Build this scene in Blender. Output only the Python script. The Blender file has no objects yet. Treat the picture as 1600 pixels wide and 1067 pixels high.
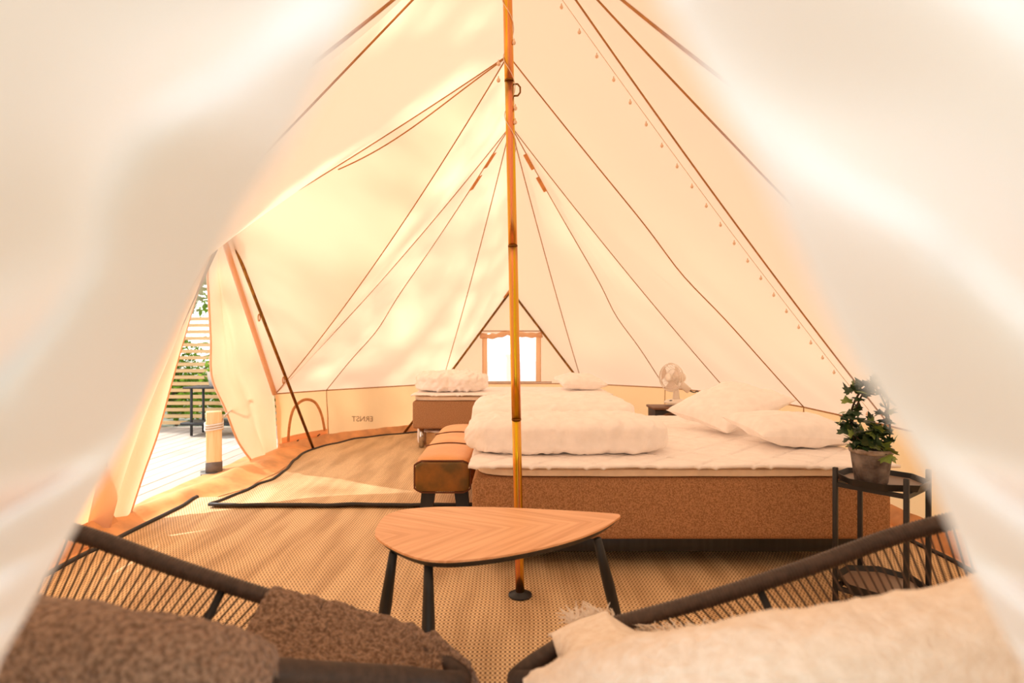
import bpy, bmesh, math, random
from mathutils import Vector, Matrix, noise as mnoise
V = Vector
PI = math.pi
S = bpy.context.scene
COL = S.collection
rnd = random.Random(7)

# ------------------------------------------------------------------ camera, sky, sun, exposure
F, U0, V0, H = 900.0, 800.0, 533.5, 1.1            # focal length in pixels of a 1600 px wide frame
cam_d = bpy.data.cameras.new('camera'); cam = bpy.data.objects.new('camera', cam_d); COL.objects.link(cam)
cam.location = (0, 0, H); cam.rotation_euler = (PI / 2, 0, 0)
cam_d.sensor_width = 36.0; cam_d.lens = 36.0 * F / 1600.0; cam_d.clip_start = 0.01; cam_d.clip_end = 200
cam_d.dof.use_dof = True; cam_d.dof.focus_distance = 2.9; cam_d.dof.aperture_fstop = 2.6
S.camera = cam

SUN = V((-1.6, 0.43, 1.9)).normalized()            # direction towards the sun, through the side door
sd = bpy.data.lights.new('sun', 'SUN'); sun = bpy.data.objects.new('sun', sd); COL.objects.link(sun)
sun.rotation_euler = SUN.to_track_quat('Z', 'Y').to_euler(); sd.energy = 5.2; sd.angle = math.radians(0.8)
sd.color = (1.0, 0.95, 0.87); sun.location = (-12, 6, 16)

W = bpy.data.worlds.new('sky'); S.world = W; W.use_nodes = True
wn = W.node_tree.nodes; wl = W.node_tree.links
sky = wn.new('ShaderNodeTexSky'); sky.sky_type = 'NISHITA'; sky.sun_disc = False
sky.sun_elevation = math.asin(SUN.z); sky.sun_rotation = math.atan2(SUN.x, SUN.y)
sky.dust_density = 0.2; sky.air_density = 1.2; sky.ozone_density = 0.3
hsv = wn.new('ShaderNodeHueSaturation'); hsv.inputs['Saturation'].default_value = 0.22
wl.new(sky.outputs[0], hsv.inputs['Color']); wl.new(hsv.outputs[0], wn['Background'].inputs['Color'])
wn['Background'].inputs['Strength'].default_value = 0.40

S.view_settings.view_transform = 'Standard'; S.view_settings.look = 'None'
S.view_settings.gamma = 1.0; S.view_settings.use_curve_mapping = False
S.view_settings.exposure = 0.04
cy = S.cycles
cy.max_bounces = 14; cy.diffuse_bounces = 9; cy.transmission_bounces = 10; cy.transparent_max_bounces = 12
cy.use_denoising = True
cy.sample_clamp_indirect = 8.0

# ------------------------------------------------------------------ materials
def lin(r, g, b):
    return tuple((c / 255 / 12.92 if c <= 10 else ((c / 255 + 0.055) / 1.055) ** 2.4) for c in (r, g, b)) + (1.0,)

def mat(name, col, rough=0.6, metal=0.0, var=0.0, scale=20.0, bump=0.0, bscale=80.0, stretch=(1, 1, 1), col2=None, sheen=0.0, spec=0.4, detail=4):
    m = bpy.data.materials.new(name); m.use_nodes = True
    n, l = m.node_tree.nodes, m.node_tree.links
    b = n['Principled BSDF']
    b.inputs['Base Color'].default_value = col; b.inputs['Roughness'].default_value = rough
    b.inputs['Metallic'].default_value = metal; b.inputs['Specular IOR Level'].default_value = spec
    if sheen: b.inputs['Sheen Weight'].default_value = sheen
    tc = n.new('ShaderNodeTexCoord'); mp = n.new('ShaderNodeMapping'); mp.inputs['Scale'].default_value = stretch
    l.new(tc.outputs['Object'], mp.inputs['Vector'])
    if var or col2:
        t = n.new('ShaderNodeTexNoise'); t.inputs['Scale'].default_value = scale; t.inputs['Detail'].default_value = detail
        l.new(mp.outputs[0], t.inputs['Vector'])
        r = n.new('ShaderNodeValToRGB')
        c2 = col2 if col2 else tuple(max(0, c * (1 - var)) for c in col[:3]) + (1,)
        c1 = col if col2 else tuple(min(1, c * (1 + var)) for c in col[:3]) + (1,)
        r.color_ramp.elements[0].position = 0.36; r.color_ramp.elements[0].color = c2
        r.color_ramp.elements[1].position = 0.64; r.color_ramp.elements[1].color = c1
        l.new(t.outputs['Fac'], r.inputs['Fac']); l.new(r.outputs['Color'], b.inputs['Base Color'])
    if bump:
        t2 = n.new('ShaderNodeTexNoise'); t2.inputs['Scale'].default_value = bscale; t2.inputs['Detail'].default_value = 3
        l.new(mp.outputs[0], t2.inputs['Vector'])
        bp = n.new('ShaderNodeBump'); bp.inputs['Strength'].default_value = bump; bp.inputs['Distance'].default_value = 0.01
        l.new(t2.outputs['Fac'], bp.inputs['Height']); l.new(bp.outputs[0], b.inputs['Normal'])
    return m

def cloth(name, dcol, tcol, mix, bump=0.25, bscale=9.0, transp=0.0):
    """Woven sheet: reflects and lets light through (diffuse + translucent, optionally open weave)."""
    m = bpy.data.materials.new(name); m.use_nodes = True
    n, l = m.node_tree.nodes, m.node_tree.links
    n.remove(n['Principled BSDF']); out = n['Material Output']
    d = n.new('ShaderNodeBsdfDiffuse'); d.inputs['Color'].default_value = dcol
    t = n.new('ShaderNodeBsdfTranslucent'); t.inputs['Color'].default_value = tcol
    x = n.new('ShaderNodeMixShader'); x.inputs[0].default_value = mix
    l.new(d.outputs[0], x.inputs[1]); l.new(t.outputs[0], x.inputs[2])
    tc = n.new('ShaderNodeTexCoord')
    a = n.new('ShaderNodeTexNoise'); a.inputs['Scale'].default_value = bscale; a.inputs['Detail'].default_value = 3
    a.inputs['Distortion'].default_value = 0.6
    l.new(tc.outputs['Object'], a.inputs['Vector'])
    bp = n.new('ShaderNodeBump'); bp.inputs['Strength'].default_value = bump; bp.inputs['Distance'].default_value = 0.03
    l.new(a.outputs['Fac'], bp.inputs['Height'])
    l.new(bp.outputs[0], d.inputs['Normal']); l.new(bp.outputs[0], t.inputs['Normal'])
    last = x
    if transp:
        tr = n.new('ShaderNodeBsdfTransparent'); y = n.new('ShaderNodeMixShader'); y.inputs[0].default_value = transp
        l.new(x.outputs[0], y.inputs[1]); l.new(tr.outputs[0], y.inputs[2]); last = y
    l.new(last.outputs[0], out.inputs['Surface'])
    return m

M = {}
M['canvas'] = cloth('canvas', (0.84, 0.645, 0.45, 1), (0.94, 0.648, 0.425, 1), 0.52, 0.10, 2.2)
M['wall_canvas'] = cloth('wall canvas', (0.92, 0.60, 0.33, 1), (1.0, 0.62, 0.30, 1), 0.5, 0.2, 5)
M['flap'] = cloth('door flap canvas', (0.95, 0.95, 0.96, 1), (0.92, 0.76, 0.60, 1), 0.26, 0.08, 5)
M['door_flap'] = cloth('side flap canvas', (0.82, 0.62, 0.44, 1), (0.92, 0.60, 0.36, 1), 0.5, 0.2, 6)
M['seam'] = mat('seam thread', lin(176, 122, 68), 0.8, var=0.1)
M['hem'] = mat('hem tape', lin(206, 142, 84), 0.8, var=0.12, scale=30)
M['gsheet'] = mat('groundsheet', lin(226, 164, 106), 0.45, var=0.18, scale=6, bump=0.6, bscale=9)
M['brass'] = mat('zinc brass', lin(218, 182, 30), 0.25, 1.0, scale=3.0, stretch=(26, 26, 0.45), col2=lin(224, 138, 104))
M['brass_dark'] = mat('aged brass', lin(150, 104, 44), 0.4, 1.0, scale=4, stretch=(10, 10, 1.5), col2=lin(112, 74, 40))
M['black'] = mat('black metal', (0.022, 0.021, 0.021, 1), 0.5, 0.0, var=0.15)
M['blackwood'] = mat('black stained wood', (0.020, 0.019, 0.018, 1), 0.45, var=0.25, stretch=(1, 1, 0.1), scale=40)
M['chrome'] = mat('chrome', (0.6, 0.58, 0.55, 1), 0.2, 1.0)
M['sheet'] = mat('white cotton', lin(250, 245, 242), 0.85, var=0.03, bump=0.45, bscale=18, spec=0.15)
M['topper'] = mat('mattress topper side', lin(240, 222, 200), 0.85, var=0.05, spec=0.15)
M['bedcloth'] = mat('brown bed upholstery', lin(190, 144, 104), 0.9, scale=160, col2=lin(146, 106, 74), bump=0.35, bscale=240, spec=0.15, detail=6)
M['leather'] = mat('tan leather', lin(242, 178, 112), 0.36, scale=5, col2=lin(224, 156, 92), bump=0.15, bscale=60)
M['leather_end'] = mat('olive leather end', lin(158, 104, 40), 0.42, scale=9, col2=lin(104, 80, 34), bump=0.15, bscale=60)  # bench end, darker and more olive than the seat leather
M['piping'] = mat('leather piping', lin(108, 62, 34), 0.5)
M['string'] = mat('dark cord', lin(84, 66, 54), 0.65, var=0.2)
M['rim'] = mat('cord wrapped rim', lin(76, 61, 52), 0.45, var=0.2, scale=60)
M['brown_wool'] = mat('brown wool', lin(160, 132, 110), 0.95, scale=130, col2=lin(108, 84, 66), bump=1.0, bscale=90, sheen=0.2, spec=0.1, detail=5)
M['cream_wool'] = mat('cream wool', lin(246, 236, 222), 0.95, scale=50, col2=lin(236, 222, 204), bump=0.5, bscale=120, sheen=0.2, spec=0.1)
M['white'] = mat('white plastic', lin(238, 228, 216), 0.4)
M['clear'] = mat('pale plastic blade', lin(226, 210, 196), 0.35)
M['darkcab'] = mat('dark cabinet', (0.03, 0.024, 0.022, 1), 0.45, var=0.2)
M['archwood'] = mat('worn brown arch', lin(120, 84, 60), 0.5, var=0.2)
M['darkglass'] = mat('dark glass', (0.012, 0.014, 0.016, 1), 0.12)
M['tray'] = mat('grey tray face', lin(140, 118, 102), 0.4, var=0.08, scale=8)
M['pot'] = mat('weathered pot', lin(138, 126, 118), 0.9, scale=14, col2=lin(74, 62, 56), bump=0.5, bscale=50, detail=8)
M['potrim'] = mat('lime stained pot rim', lin(190, 178, 166), 0.9, scale=18, col2=lin(104, 88, 78), bump=0.5, bscale=50, detail=8)
M['soil'] = mat('soil', (0.03, 0.02, 0.012, 1), 1.0, bump=1, bscale=60)
M['leaf'] = mat('dark leaf', (0.035, 0.075, 0.022, 1), 0.4, scale=14, col2=(0.018, 0.045, 0.016, 1))
M['leaf2'] = mat('young leaf', (0.30, 0.36, 0.08, 1), 0.42, scale=14, col2=(0.12, 0.2, 0.04, 1))
M['twig'] = mat('brown twig', (0.05, 0.03, 0.016, 1), 0.8)
M['fencewood'] = mat('pale fence wood', lin(222, 186, 136), 0.7, stretch=(1, 20, 20), scale=4, col2=lin(204, 166, 114))
M['postwood'] = mat('yellow pine post', lin(244, 214, 164), 0.65, stretch=(12, 12, 0.8), scale=4, col2=lin(228, 192, 136))
M['steel'] = mat('galvanised bracket', lin(112, 104, 98), 0.5, 0.4, var=0.15)
M['rope'] = mat('white rope', lin(232, 226, 216), 0.9, bump=0.5, bscale=200)
M['decks'] = [mat('deck board %s' % k, lin(*c), 0.75, stretch=(20, 0.7, 1), scale=5, var=0.10) for k, c in
              (('pale', (200, 186, 172)), ('grey', (188, 176, 164)), ('warm', (204, 188, 168)))]
M['grass'] = mat('grass ground', (0.38, 0.37, 0.29, 1), 0.95, scale=3, col2=(0.27, 0.27, 0.19, 1), bump=0.6, bscale=30)
M['bark'] = mat('bark', (0.20, 0.15, 0.11, 1), 0.9, var=0.4, stretch=(6, 6, 1), scale=6)
M['foliage'] = cloth('foliage', (0.14, 0.25, 0.04, 1), (0.32, 0.5, 0.06, 1), 0.45, 0, 5)
M['bulb'] = mat('milky bulb', lin(236, 204, 176), 0.3)
M['print'] = mat('grey brown print', lin(166, 128, 92), 0.8)
M['crate'] = mat('pale crate wood', lin(222, 180, 130), 0.7, stretch=(1, 10, 10), scale=5, var=0.1)

def pane_mat():
    m = bpy.data.materials.new('clear window film'); m.use_nodes = True
    n, l = m.node_tree.nodes, m.node_tree.links
    n.remove(n['Principled BSDF']); out = n['Material Output']
    tr = n.new('ShaderNodeBsdfTransparent'); tr.inputs['Color'].default_value = (0.95, 0.97, 1, 1)
    t = n.new('ShaderNodeBsdfTranslucent'); t.inputs['Color'].default_value = (0.95, 0.95, 0.97, 1)
    g = n.new('ShaderNodeBsdfGlossy'); g.inputs['Roughness'].default_value = 0.15
    x = n.new('ShaderNodeMixShader'); x.inputs[0].default_value = 0.5
    y = n.new('ShaderNodeMixShader'); y.inputs[0].default_value = 0.07
    l.new(tr.outputs[0], x.inputs[1]); l.new(t.outputs[0], x.inputs[2])
    l.new(x.outputs[0], y.inputs[1]); l.new(g.outputs[0], y.inputs[2]); l.new(y.outputs[0], out.inputs['Surface'])
    return m
M['pane'] = pane_mat()

def math_node(n, l, op, a, b=None):
    q = n.new('ShaderNodeMath'); q.operation = op
    for i, v in enumerate((a, b)):
        if v is None: continue
        if isinstance(v, (int, float)): q.inputs[i].default_value = v
        else: l.new(v, q.inputs[i])
    return q.outputs[0]

def rug_mat():
    """Flat-woven straw mat: columns of plaited stitches with dark thread between them."""
    m = bpy.data.materials.new('woven mat'); m.use_nodes = True
    n, l = m.node_tree.nodes, m.node_tree.links; b = n['Principled BSDF']
    tc = n.new('ShaderNodeTexCoord'); sp = n.new('ShaderNodeSeparateXYZ')
    wob = n.new('ShaderNodeTexNoise'); wob.inputs['Scale'].default_value = 1.3
    l.new(tc.outputs['Object'], wob.inputs['Vector'])
    vm = n.new('ShaderNodeVectorMath'); vm.operation = 'MULTIPLY_ADD'
    l.new(wob.outputs['Color'], vm.inputs[0]); vm.inputs[1].default_value = (0.05, 0.03, 0)
    l.new(tc.outputs['Object'], vm.inputs[2]); l.new(vm.outputs[0], sp.inputs[0])
    x, y = sp.outputs['X'], sp.outputs['Y']
    fx = math_node(n, l, 'MULTIPLY', x, 2 * PI / 0.0165)
    cx = math_node(n, l, 'COSINE', fx)
    cyv = math_node(n, l, 'COSINE', math_node(n, l, 'MULTIPLY', y, 2 * PI / 0.026))
    a = math_node(n, l, 'ADD', math_node(n, l, 'MULTIPLY', cx, 0.24), math_node(n, l, 'MULTIPLY', math_node(n, l, 'MULTIPLY', cx, cyv), 0.66))
    h = math_node(n, l, 'MULTIPLY_ADD', a, 0.5); h.node.inputs[2].default_value = 0.56
    r = n.new('ShaderNodeValToRGB'); e = r.color_ramp.elements
    e[0].position = 0.14; e[0].color = lin(112, 76, 50)
    e[1].position = 0.62; e[1].color = lin(234, 200, 152)
    e2 = e.new(0.92); e2.color = lin(250, 224, 182)
    l.new(h, r.inputs['Fac'])
    big = n.new('ShaderNodeTexNoise'); big.inputs['Scale'].default_value = 2.0
    mp = n.new('ShaderNodeMapping'); mp.inputs['Scale'].default_value = (4, 0.6, 1)
    l.new(tc.outputs['Object'], mp.inputs['Vector']); l.new(mp.outputs[0], big.inputs['Vector'])
    mx = n.new('ShaderNodeMixRGB'); mx.blend_type = 'MULTIPLY'
    r2 = n.new('ShaderNodeValToRGB'); r2.color_ramp.elements[0].color = (0.72, 0.66, 0.6, 1); r2.color_ramp.elements[0].position = 0.35
    r2.color_ramp.elements[1].color = (1, 1, 1, 1); r2.color_ramp.elements[1].position = 0.6
    l.new(big.outputs['Fac'], r2.inputs['Fac'])
    mx.inputs[0].default_value = 1.0; l.new(r.outputs[0], mx.inputs[1]); l.new(r2.outputs[0], mx.inputs[2])
    l.new(mx.outputs[0], b.inputs['Base Color']); b.inputs['Roughness'].default_value = 0.6
    bp = n.new('ShaderNodeBump'); bp.inputs['Strength'].default_value = 0.6; bp.inputs['Distance'].default_value = 0.004
    l.new(h, bp.inputs['Height']); l.new(bp.outputs[0], b.inputs['Normal'])
    return m
M['rug'] = rug_mat()

def veneer_mat(ang):
    """Book-matched oak veneer: the grain runs in a chevron about the table's long axis."""
    m = bpy.data.materials.new('chevron veneer'); m.use_nodes = True
    n, l = m.node_tree.nodes, m.node_tree.links; b = n['Principled BSDF']
    tc = n.new('ShaderNodeTexCoord'); mp = n.new('ShaderNodeMapping'); mp.inputs['Rotation'].default_value = (0, 0, -ang)
    l.new(tc.outputs['Object'], mp.inputs['Vector'])
    sp = n.new('ShaderNodeSeparateXYZ'); l.new(mp.outputs[0], sp.inputs[0])
    ay = math_node(n, l, 'ABSOLUTE', sp.outputs['Y'])
    across = math_node(n, l, 'ADD', math_node(n, l, 'MULTIPLY', sp.outputs['X'], 0.62), math_node(n, l, 'MULTIPLY', ay, 0.80))
    along = math_node(n, l, 'SUBTRACT', math_node(n, l, 'MULTIPLY', sp.outputs['X'], 0.80), math_node(n, l, 'MULTIPLY', ay, 0.62))
    cb = n.new('ShaderNodeCombineXYZ'); l.new(math_node(n, l, 'MULTIPLY', across, 22.0), cb.inputs[0]); l.new(along, cb.inputs[1])
    t = n.new('ShaderNodeTexNoise'); t.inputs['Scale'].default_value = 2.2; t.inputs['Detail'].default_value = 6; t.inputs['Distortion'].default_value = 0.5
    l.new(cb.outputs[0], t.inputs['Vector'])
    r = n.new('ShaderNodeValToRGB'); r.color_ramp.elements[0].position = 0.33; r.color_ramp.elements[0].color = lin(218, 156, 106)
    r.color_ramp.elements[1].position = 0.62; r.color_ramp.elements[1].color = lin(240, 186, 138)
    l.new(t.outputs['Fac'], r.inputs['Fac']); l.new(r.outputs[0], b.inputs['Base Color']); b.inputs['Roughness'].default_value = 0.40
    return m

# ------------------------------------------------------------------ geometry helpers: every shape is (verts, faces) in world coordinates
def join(*shapes):
    v, f = [], []
    for a, b in shapes:
        o = len(v); v += list(a); f += [tuple(i + o for i in q) for q in b]
    return v, f

def xf(shape, mtx):
    return [mtx @ V(p) for p in shape[0]], shape[1]

def box(c, s, rz=0.0):
    x, y, z = (q / 2 for q in s); R = Matrix.Rotation(rz, 3, 'Z')
    v = [V(c) + R @ V((a * x, b * y, d * z)) for a in (-1, 1) for b in (-1, 1) for d in (-1, 1)]
    return v, [(0, 1, 3, 2), (4, 6, 7, 5), (0, 4, 5, 1), (2, 3, 7, 6), (0, 2, 6, 4), (1, 5, 7, 3)]

def rbox(c, s, bev=0.01, seg=2, rz=0.0):
    bm = bmesh.new(); v, f = box((0, 0, 0), s)
    bv = [bm.verts.new(p) for p in v]; [bm.faces.new([bv[i] for i in q]) for q in f]
    bmesh.ops.recalc_face_normals(bm, faces=bm.faces[:])
    bmesh.ops.bevel(bm, geom=bm.edges[:], offset=bev, segments=seg, profile=0.5, affect='EDGES')
    bm.verts.index_update(); R = Matrix.Rotation(rz, 3, 'Z')
    out = [V(c) + R @ p.co for p in bm.verts], [tuple(q.index for q in fc.verts) for fc in bm.faces]
    bm.free(); return out

def tube(path, r, seg=8, closed=False, cap=True):
    P = [V(p) for p in path]; n = len(P); v, f = [], []
    rad = r if callable(r) else (lambda t: r)
    nrm = None
    for i, p in enumerate(P):
        if closed: d = P[(i + 1) % n] - P[i - 1]
        else: d = P[min(i + 1, n - 1)] - P[max(i - 1, 0)]
        d.normalize()
        if nrm is None: nrm = d.orthogonal().normalized()
        nrm = (nrm - d * nrm.dot(d)).normalized(); bn = d.cross(nrm)
        rr = rad(i / max(1, n - 1))
        for k in range(seg):
            a = 2 * PI * k / seg
            v.append(p + (nrm * math.cos(a) + bn * math.sin(a)) * rr)
    m = n if closed else n - 1
    for i in range(m):
        for k in range(seg):
            a, b = i * seg, ((i + 1) % n) * seg
            f.append((a + k, a + (k + 1) % seg, b + (k + 1) % seg, b + k))
    if cap and not closed:
        f.append(tuple(range(seg))[::-1]); f.append(tuple((n - 1) * seg + k for k in range(seg)))
    return v, f

def lathe(c, prof, seg=24, axis=None):
    v, f = [], []
    for r, z in prof:
        for k in range(seg):
            a = 2 * PI * k / seg; v.append(V((r * math.cos(a), r * math.sin(a), z)))
    for i in range(len(prof) - 1):
        for k in range(seg):
            f.append((i * seg + k, i * seg + (k + 1) % seg, (i + 1) * seg + (k + 1) % seg, (i + 1) * seg + k))
    f.append(tuple(range(seg))[::-1]); f.append(tuple((len(prof) - 1) * seg + k for k in range(seg)))
    q = V(axis).to_track_quat('Z', 'Y').to_matrix() if axis else Matrix.Identity(3)
    return [V(c) + q @ p for p in v], f

def prism(outline, z0, z1, inset0=0.0):
    n = len(outline); c = sum((V((p[0], p[1])) for p in outline), V((0, 0))) / n
    v = [V((c.x + (p[0] - c.x) * (1 - inset0), c.y + (p[1] - c.y) * (1 - inset0), z0)) for p in outline] + [V((p[0], p[1], z1)) for p in outline]
    f = [tuple(range(n))[::-1], tuple(range(n, 2 * n))] + [(k, (k + 1) % n, n + (k + 1) % n, n + k) for k in range(n)]
    return v, f

def grid(fn, nu, nv):
    v = [V(fn(i / nu, j / nv)) for i in range(nu + 1) for j in range(nv + 1)]
    f = [(i * (nv + 1) + j, (i + 1) * (nv + 1) + j, (i + 1) * (nv + 1) + j + 1, i * (nv + 1) + j + 1) for i in range(nu) for j in range(nv)]
    return v, f

def superbox(c, s, ex=3.0, n=28, amp=0.0, freq=(6, 6, 6), flat=True, rz=0.0, crease=0.0):
    """Soft stuffed block (folded duvet, cushion): a cube sphere inflated to a superellipsoid, with creases."""
    bm = bmesh.new(); bmesh.ops.create_cube(bm, size=2)
    bmesh.ops.subdivide_edges(bm, edges=bm.edges[:], cuts=n, use_grid_fill=True)
    R = Matrix.Rotation(rz, 3, 'Z'); out = []
    for p in bm.verts:
        q = p.co.copy(); l = (abs(q.x) ** ex + abs(q.y) ** ex + abs(q.z) ** ex) ** (1 / ex); q /= l
        w = V((q.x * s[0] / 2, q.y * s[1] / 2, q.z * s[2] / 2))
        if amp:
            k = mnoise.noise(V((w.x * freq[0], w.y * freq[1], w.z * freq[2])) + V(c) * 3)
            k2 = mnoise.noise(V((w.x * freq[0] * 2.7, w.y * freq[1] * 2.1, w.z * freq[2] * 2.1)) + V(c) * 5)
            k3 = 1 - abs(mnoise.noise(V(((w.x - 0.7 * w.z) * freq[0] * 1.9, w.y * freq[1] * 1.3, w.z * 4)) + V(c) * 7)) * 2
            w += q.normalized() * amp * (k + 0.5 * k2 + crease * k3)
        if flat: w.z = max(w.z, -s[2] / 2 * 0.96)
        out.append(V(c) + R @ w)
    bm.verts.index_update(); f = [tuple(q.index for q in fc.verts) for fc in bm.faces]; bm.free()
    return out, f

def pillow(mtx, w, l, h, seed=0, n=36):
    v, f = [], []
    for side in (1, -1):
        o = len(v)
        for i in range(n + 1):
            for j in range(n + 1):
                a, b = -1 + 2 * i / n, -1 + 2 * j / n
                x = w / 2 * a * (1 - 0.10 * (1 - b * b)); y = l / 2 * b * (1 - 0.10 * (1 - a * a))
                e = max(0.0, (1 - a * a) * (1 - b * b))
                z = side * h / 2 * e ** 0.42
                rr = math.atan2(b, a)
                ed = min(1.0, 6 * e) * (1 - 0.6 * e)
                z += ed * 0.010 * mnoise.noise(V((rr * 5 + seed, (a * a + b * b) * 0.8, side + seed)))
                z += min(1.0, 4 * e) * 0.016 * mnoise.noise(V((a * 1.7 + seed, b * 1.7, side * 3 + seed)))
                v.append(mtx @ V((x, y, z)))
        for i in range(n):
            for j in range(n):
                q = (o + i * (n + 1) + j, o + (i + 1) * (n + 1) + j, o + (i + 1) * (n + 1) + j + 1, o + i * (n + 1) + j + 1)
                f.append(q if side == 1 else q[::-1])
    return v, f

def spline(pts, n, closed=False):
    P = [V(p) for p in pts]; m = len(P); out = []
    segs = m if closed else m - 1
    for i in range(n + (0 if closed else 1)):
        t = i / n * segs; k = min(int(t), segs - 1); t -= k
        if closed: a, b, c, d = P[(k - 1) % m], P[k], P[(k + 1) % m], P[(k + 2) % m]
        else: a, b, c, d = P[max(k - 1, 0)], P[k], P[k + 1], P[min(k + 2, m - 1)]
        out.append(0.5 * ((2 * b) + (c - a) * t + (2 * a - 5 * b + 4 * c - d) * t * t + (3 * b - a - 3 * c + d) * t ** 3))
    return out

def px(u, v, y):            # the world point seen at pixel (u, v), y metres ahead: used to measure the room once
    return V(((u - U0) / F * y, y, H - (v - V0) / F * y))
def pz(u, v, z):            # the same for a point at height z
    return px(u, v, (H - z) * F / (v - V0))

# ------------------------------------------------------------------ object helpers
def obj(name, shape, m, parent=None, smooth=True, origin=None, sharp=False):
    o0 = parent_origin(parent) if parent else V(origin if origin is not None else (0, 0, 0))
    me = bpy.data.meshes.new(name); me.from_pydata([tuple(V(p) - o0) for p in shape[0]], [], shape[1]); me.materials.append(m)
    if smooth:
        me.polygons.foreach_set('use_smooth', [True] * len(me.polygons))
        if sharp: me.set_sharp_from_angle(angle=math.radians(35))
    o = bpy.data.objects.new(name, me); COL.objects.link(o)
    if parent: o.parent = parent
    else: o.location = o0
    return o

def parent_origin(p):
    w = V((0, 0, 0))
    while p: w += p.location; p = p.parent
    return w

def tag(o, label=None, cat=None, group=None, kind=None):
    if label: o['label'] = label
    if cat: o['category'] = cat
    if group: o['group'] = group
    if kind: o['kind'] = kind
    return o

def thing(name, loc, label, cat, group=None):
    o = bpy.data.objects.new(name, None); o.empty_display_size = 0.1; COL.objects.link(o); o.location = loc
    return tag(o, label, cat, group)

def inst(src, parent, loc, rot=(0, 0, 0), scale=(1, 1, 1)):
    c = src.copy(); COL.objects.link(c); c.parent = parent; c.location = loc; c.rotation_euler = rot; c.scale = scale
    return c

def struct(name, label=None, shape=None, m=None, **k):
    if shape is None:
        o = bpy.data.objects.new(name, None); o.empty_display_size = 0.1; COL.objects.link(o)
    else: o = obj(name, shape, m, **k)
    return tag(o, label, None, None, 'structure')

# ------------------------------------------------------------------ the tent: an oval two-pole bell tent
FA, MR, RA = V((-0.02, 2.475, 3.0)), V((-0.025, 3.73, 2.96)), V((-0.012, 5.06, 3.0))
EZ = 0.57
DA = V((-2.30, 4.58, 1.95))                  # side door apex
DC1, DC2 = V((-2.31, 5.62, 0.59)), V((-2.38, 3.36, EZ))
WA = V((-0.012, 7.28, 1.74))                 # window gable apex
BL, BR = V((-0.885, 7.26, EZ)), V((0.885, 7.26, EZ))
L2 = V((-2.02, 6.26, EZ)); L0 = V((-2.37, 2.5, EZ)); LF = V((-2.0, 1.2, EZ))
R1, R2, R3 = V((1.76, 6.61, EZ)), V((2.21, 5.85, EZ)), V((2.36, 4.65, EZ))
R4, R5, R6 = V((2.37, 3.6, EZ)), V((2.35, 2.5, EZ)), V((2.0, 1.2, EZ))
FD, FL, FR = V((0, 0.12, 2.05)), V((-0.98, 0.26, EZ)), V((0.98, 0.26, EZ))

def seam_curve(a, b, sag=0.06, kink=None):
    ax = V(((a.x + b.x) / 2, (a.y + b.y) / 2, 0)); cen = V((0, min(max(ax.y, 2.475), 5.06), 0)); inn = (cen - ax)
    inn = inn.normalized() if inn.length > 0.05 else V((0, 0, 0))
    side = (b - a).cross(V((0, 0, 1))).normalized()
    def fn(t):
        p = a.lerp(b, t) + (inn * 0.6 + V((0, 0, -0.8))) * sag * 4 * t * (1 - t)
        if kink: p = p + side * kink[1] * math.exp(-((t - kink[0]) / 0.10) ** 2)
        return p
    return fn

SE = dict(
    bl=seam_curve(RA, BL, 0.05), l2=seam_curve(RA, L2, 0.06, (0.72, 0.06)), dc1r=seam_curve(RA, DC1, 0.05), dc1m=seam_curve(MR, DC1, 0.07),
    da=seam_curve(MR, DA, 0.02), l0=seam_curve(FA, L0, 0.0), lf=seam_curve(FA, LF, 0.04), fl=seam_curve(FA, FL, 0.03),
    fd=seam_curve(FA, FD, 0.02), fr=seam_curve(FA, FR, 0.03), r6=seam_curve(FA, R6, 0.03), r5=seam_curve(FA, R5, 0.03), r4=seam_curve(FA, R4, 0.03),
    r3=seam_curve(MR, R3, 0.03, (0.56, -0.05)), r2=seam_curve(RA, R2, 0.03), r1=seam_curve(RA, R1, 0.04, (0.66, -0.05)), br=seam_curve(RA, BR, 0.04), wa=seam_curve(RA, WA, 0.01))
ceiling = struct('ceiling', 'cream canvas tent roof of seamed panels rising to the two poles')
rows = [('bl', 'l2'), ('l2', 'dc1r'), ('dc1r', 'dc1m'), ('dc1m', 'da'), ('da', 'l0'), ('l0', 'lf'), ('lf', 'fl'), ('fl', 'fd'),
        ('fd', 'fr'), ('fr', 'r6'), ('r6', 'r5'), ('r5', 'r4'), ('r4', 'r3'), ('r3', 'r2'), ('r2', 'r1'), ('r1', 'br'), ('br', 'wa'), ('wa', 'bl')]
for k, (a, b) in enumerate(rows):
    A, B = SE[a], SE[b]
    def fn(t, s, A=A, B=B, k=k):
        p = A(t).lerp(B(t), s)
        e = 4 * s * (1 - s) * min(1, 3 * t) * min(1, 4 * (1 - t))
        inn = (V((0, min(max(p.y, 2.475), 5.06), p.z - 0.6)) - p).normalized()
        w = 0.020 * mnoise.noise(V((p.x * 1.1 + k, p.y * 1.1, p.z * 1.3))) + 0.006 * mnoise.noise(V((s * 16 + k * 3, t * 2.0, 0.5))) * t
        return p + inn * (0.03 * e + w * min(1.0, e * 2))
    obj('canvas_panel', grid(fn, 40, 18), M['canvas'], ceiling)
for k, c in SE.items():
    path = [c(i / 30) for i in range(31)]
    cen = V((0, 3.8, 0.8))
    path = [p + (cen - p).normalized() * 0.006 for p in path]
    obj('seam', tube(path, 0.0045 if k not in ('da', 'fd', 'wa') else 0.004, 6), M['seam'], ceiling)
obj('canvas_panel', grid(lambda s, t: DA.lerp(DC2, s).lerp(DA.lerp(L0, s), t) + V((0.03 * math.sin(PI * t) * s, 0, 0)), 16, 12), M['canvas'], ceiling)
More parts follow.
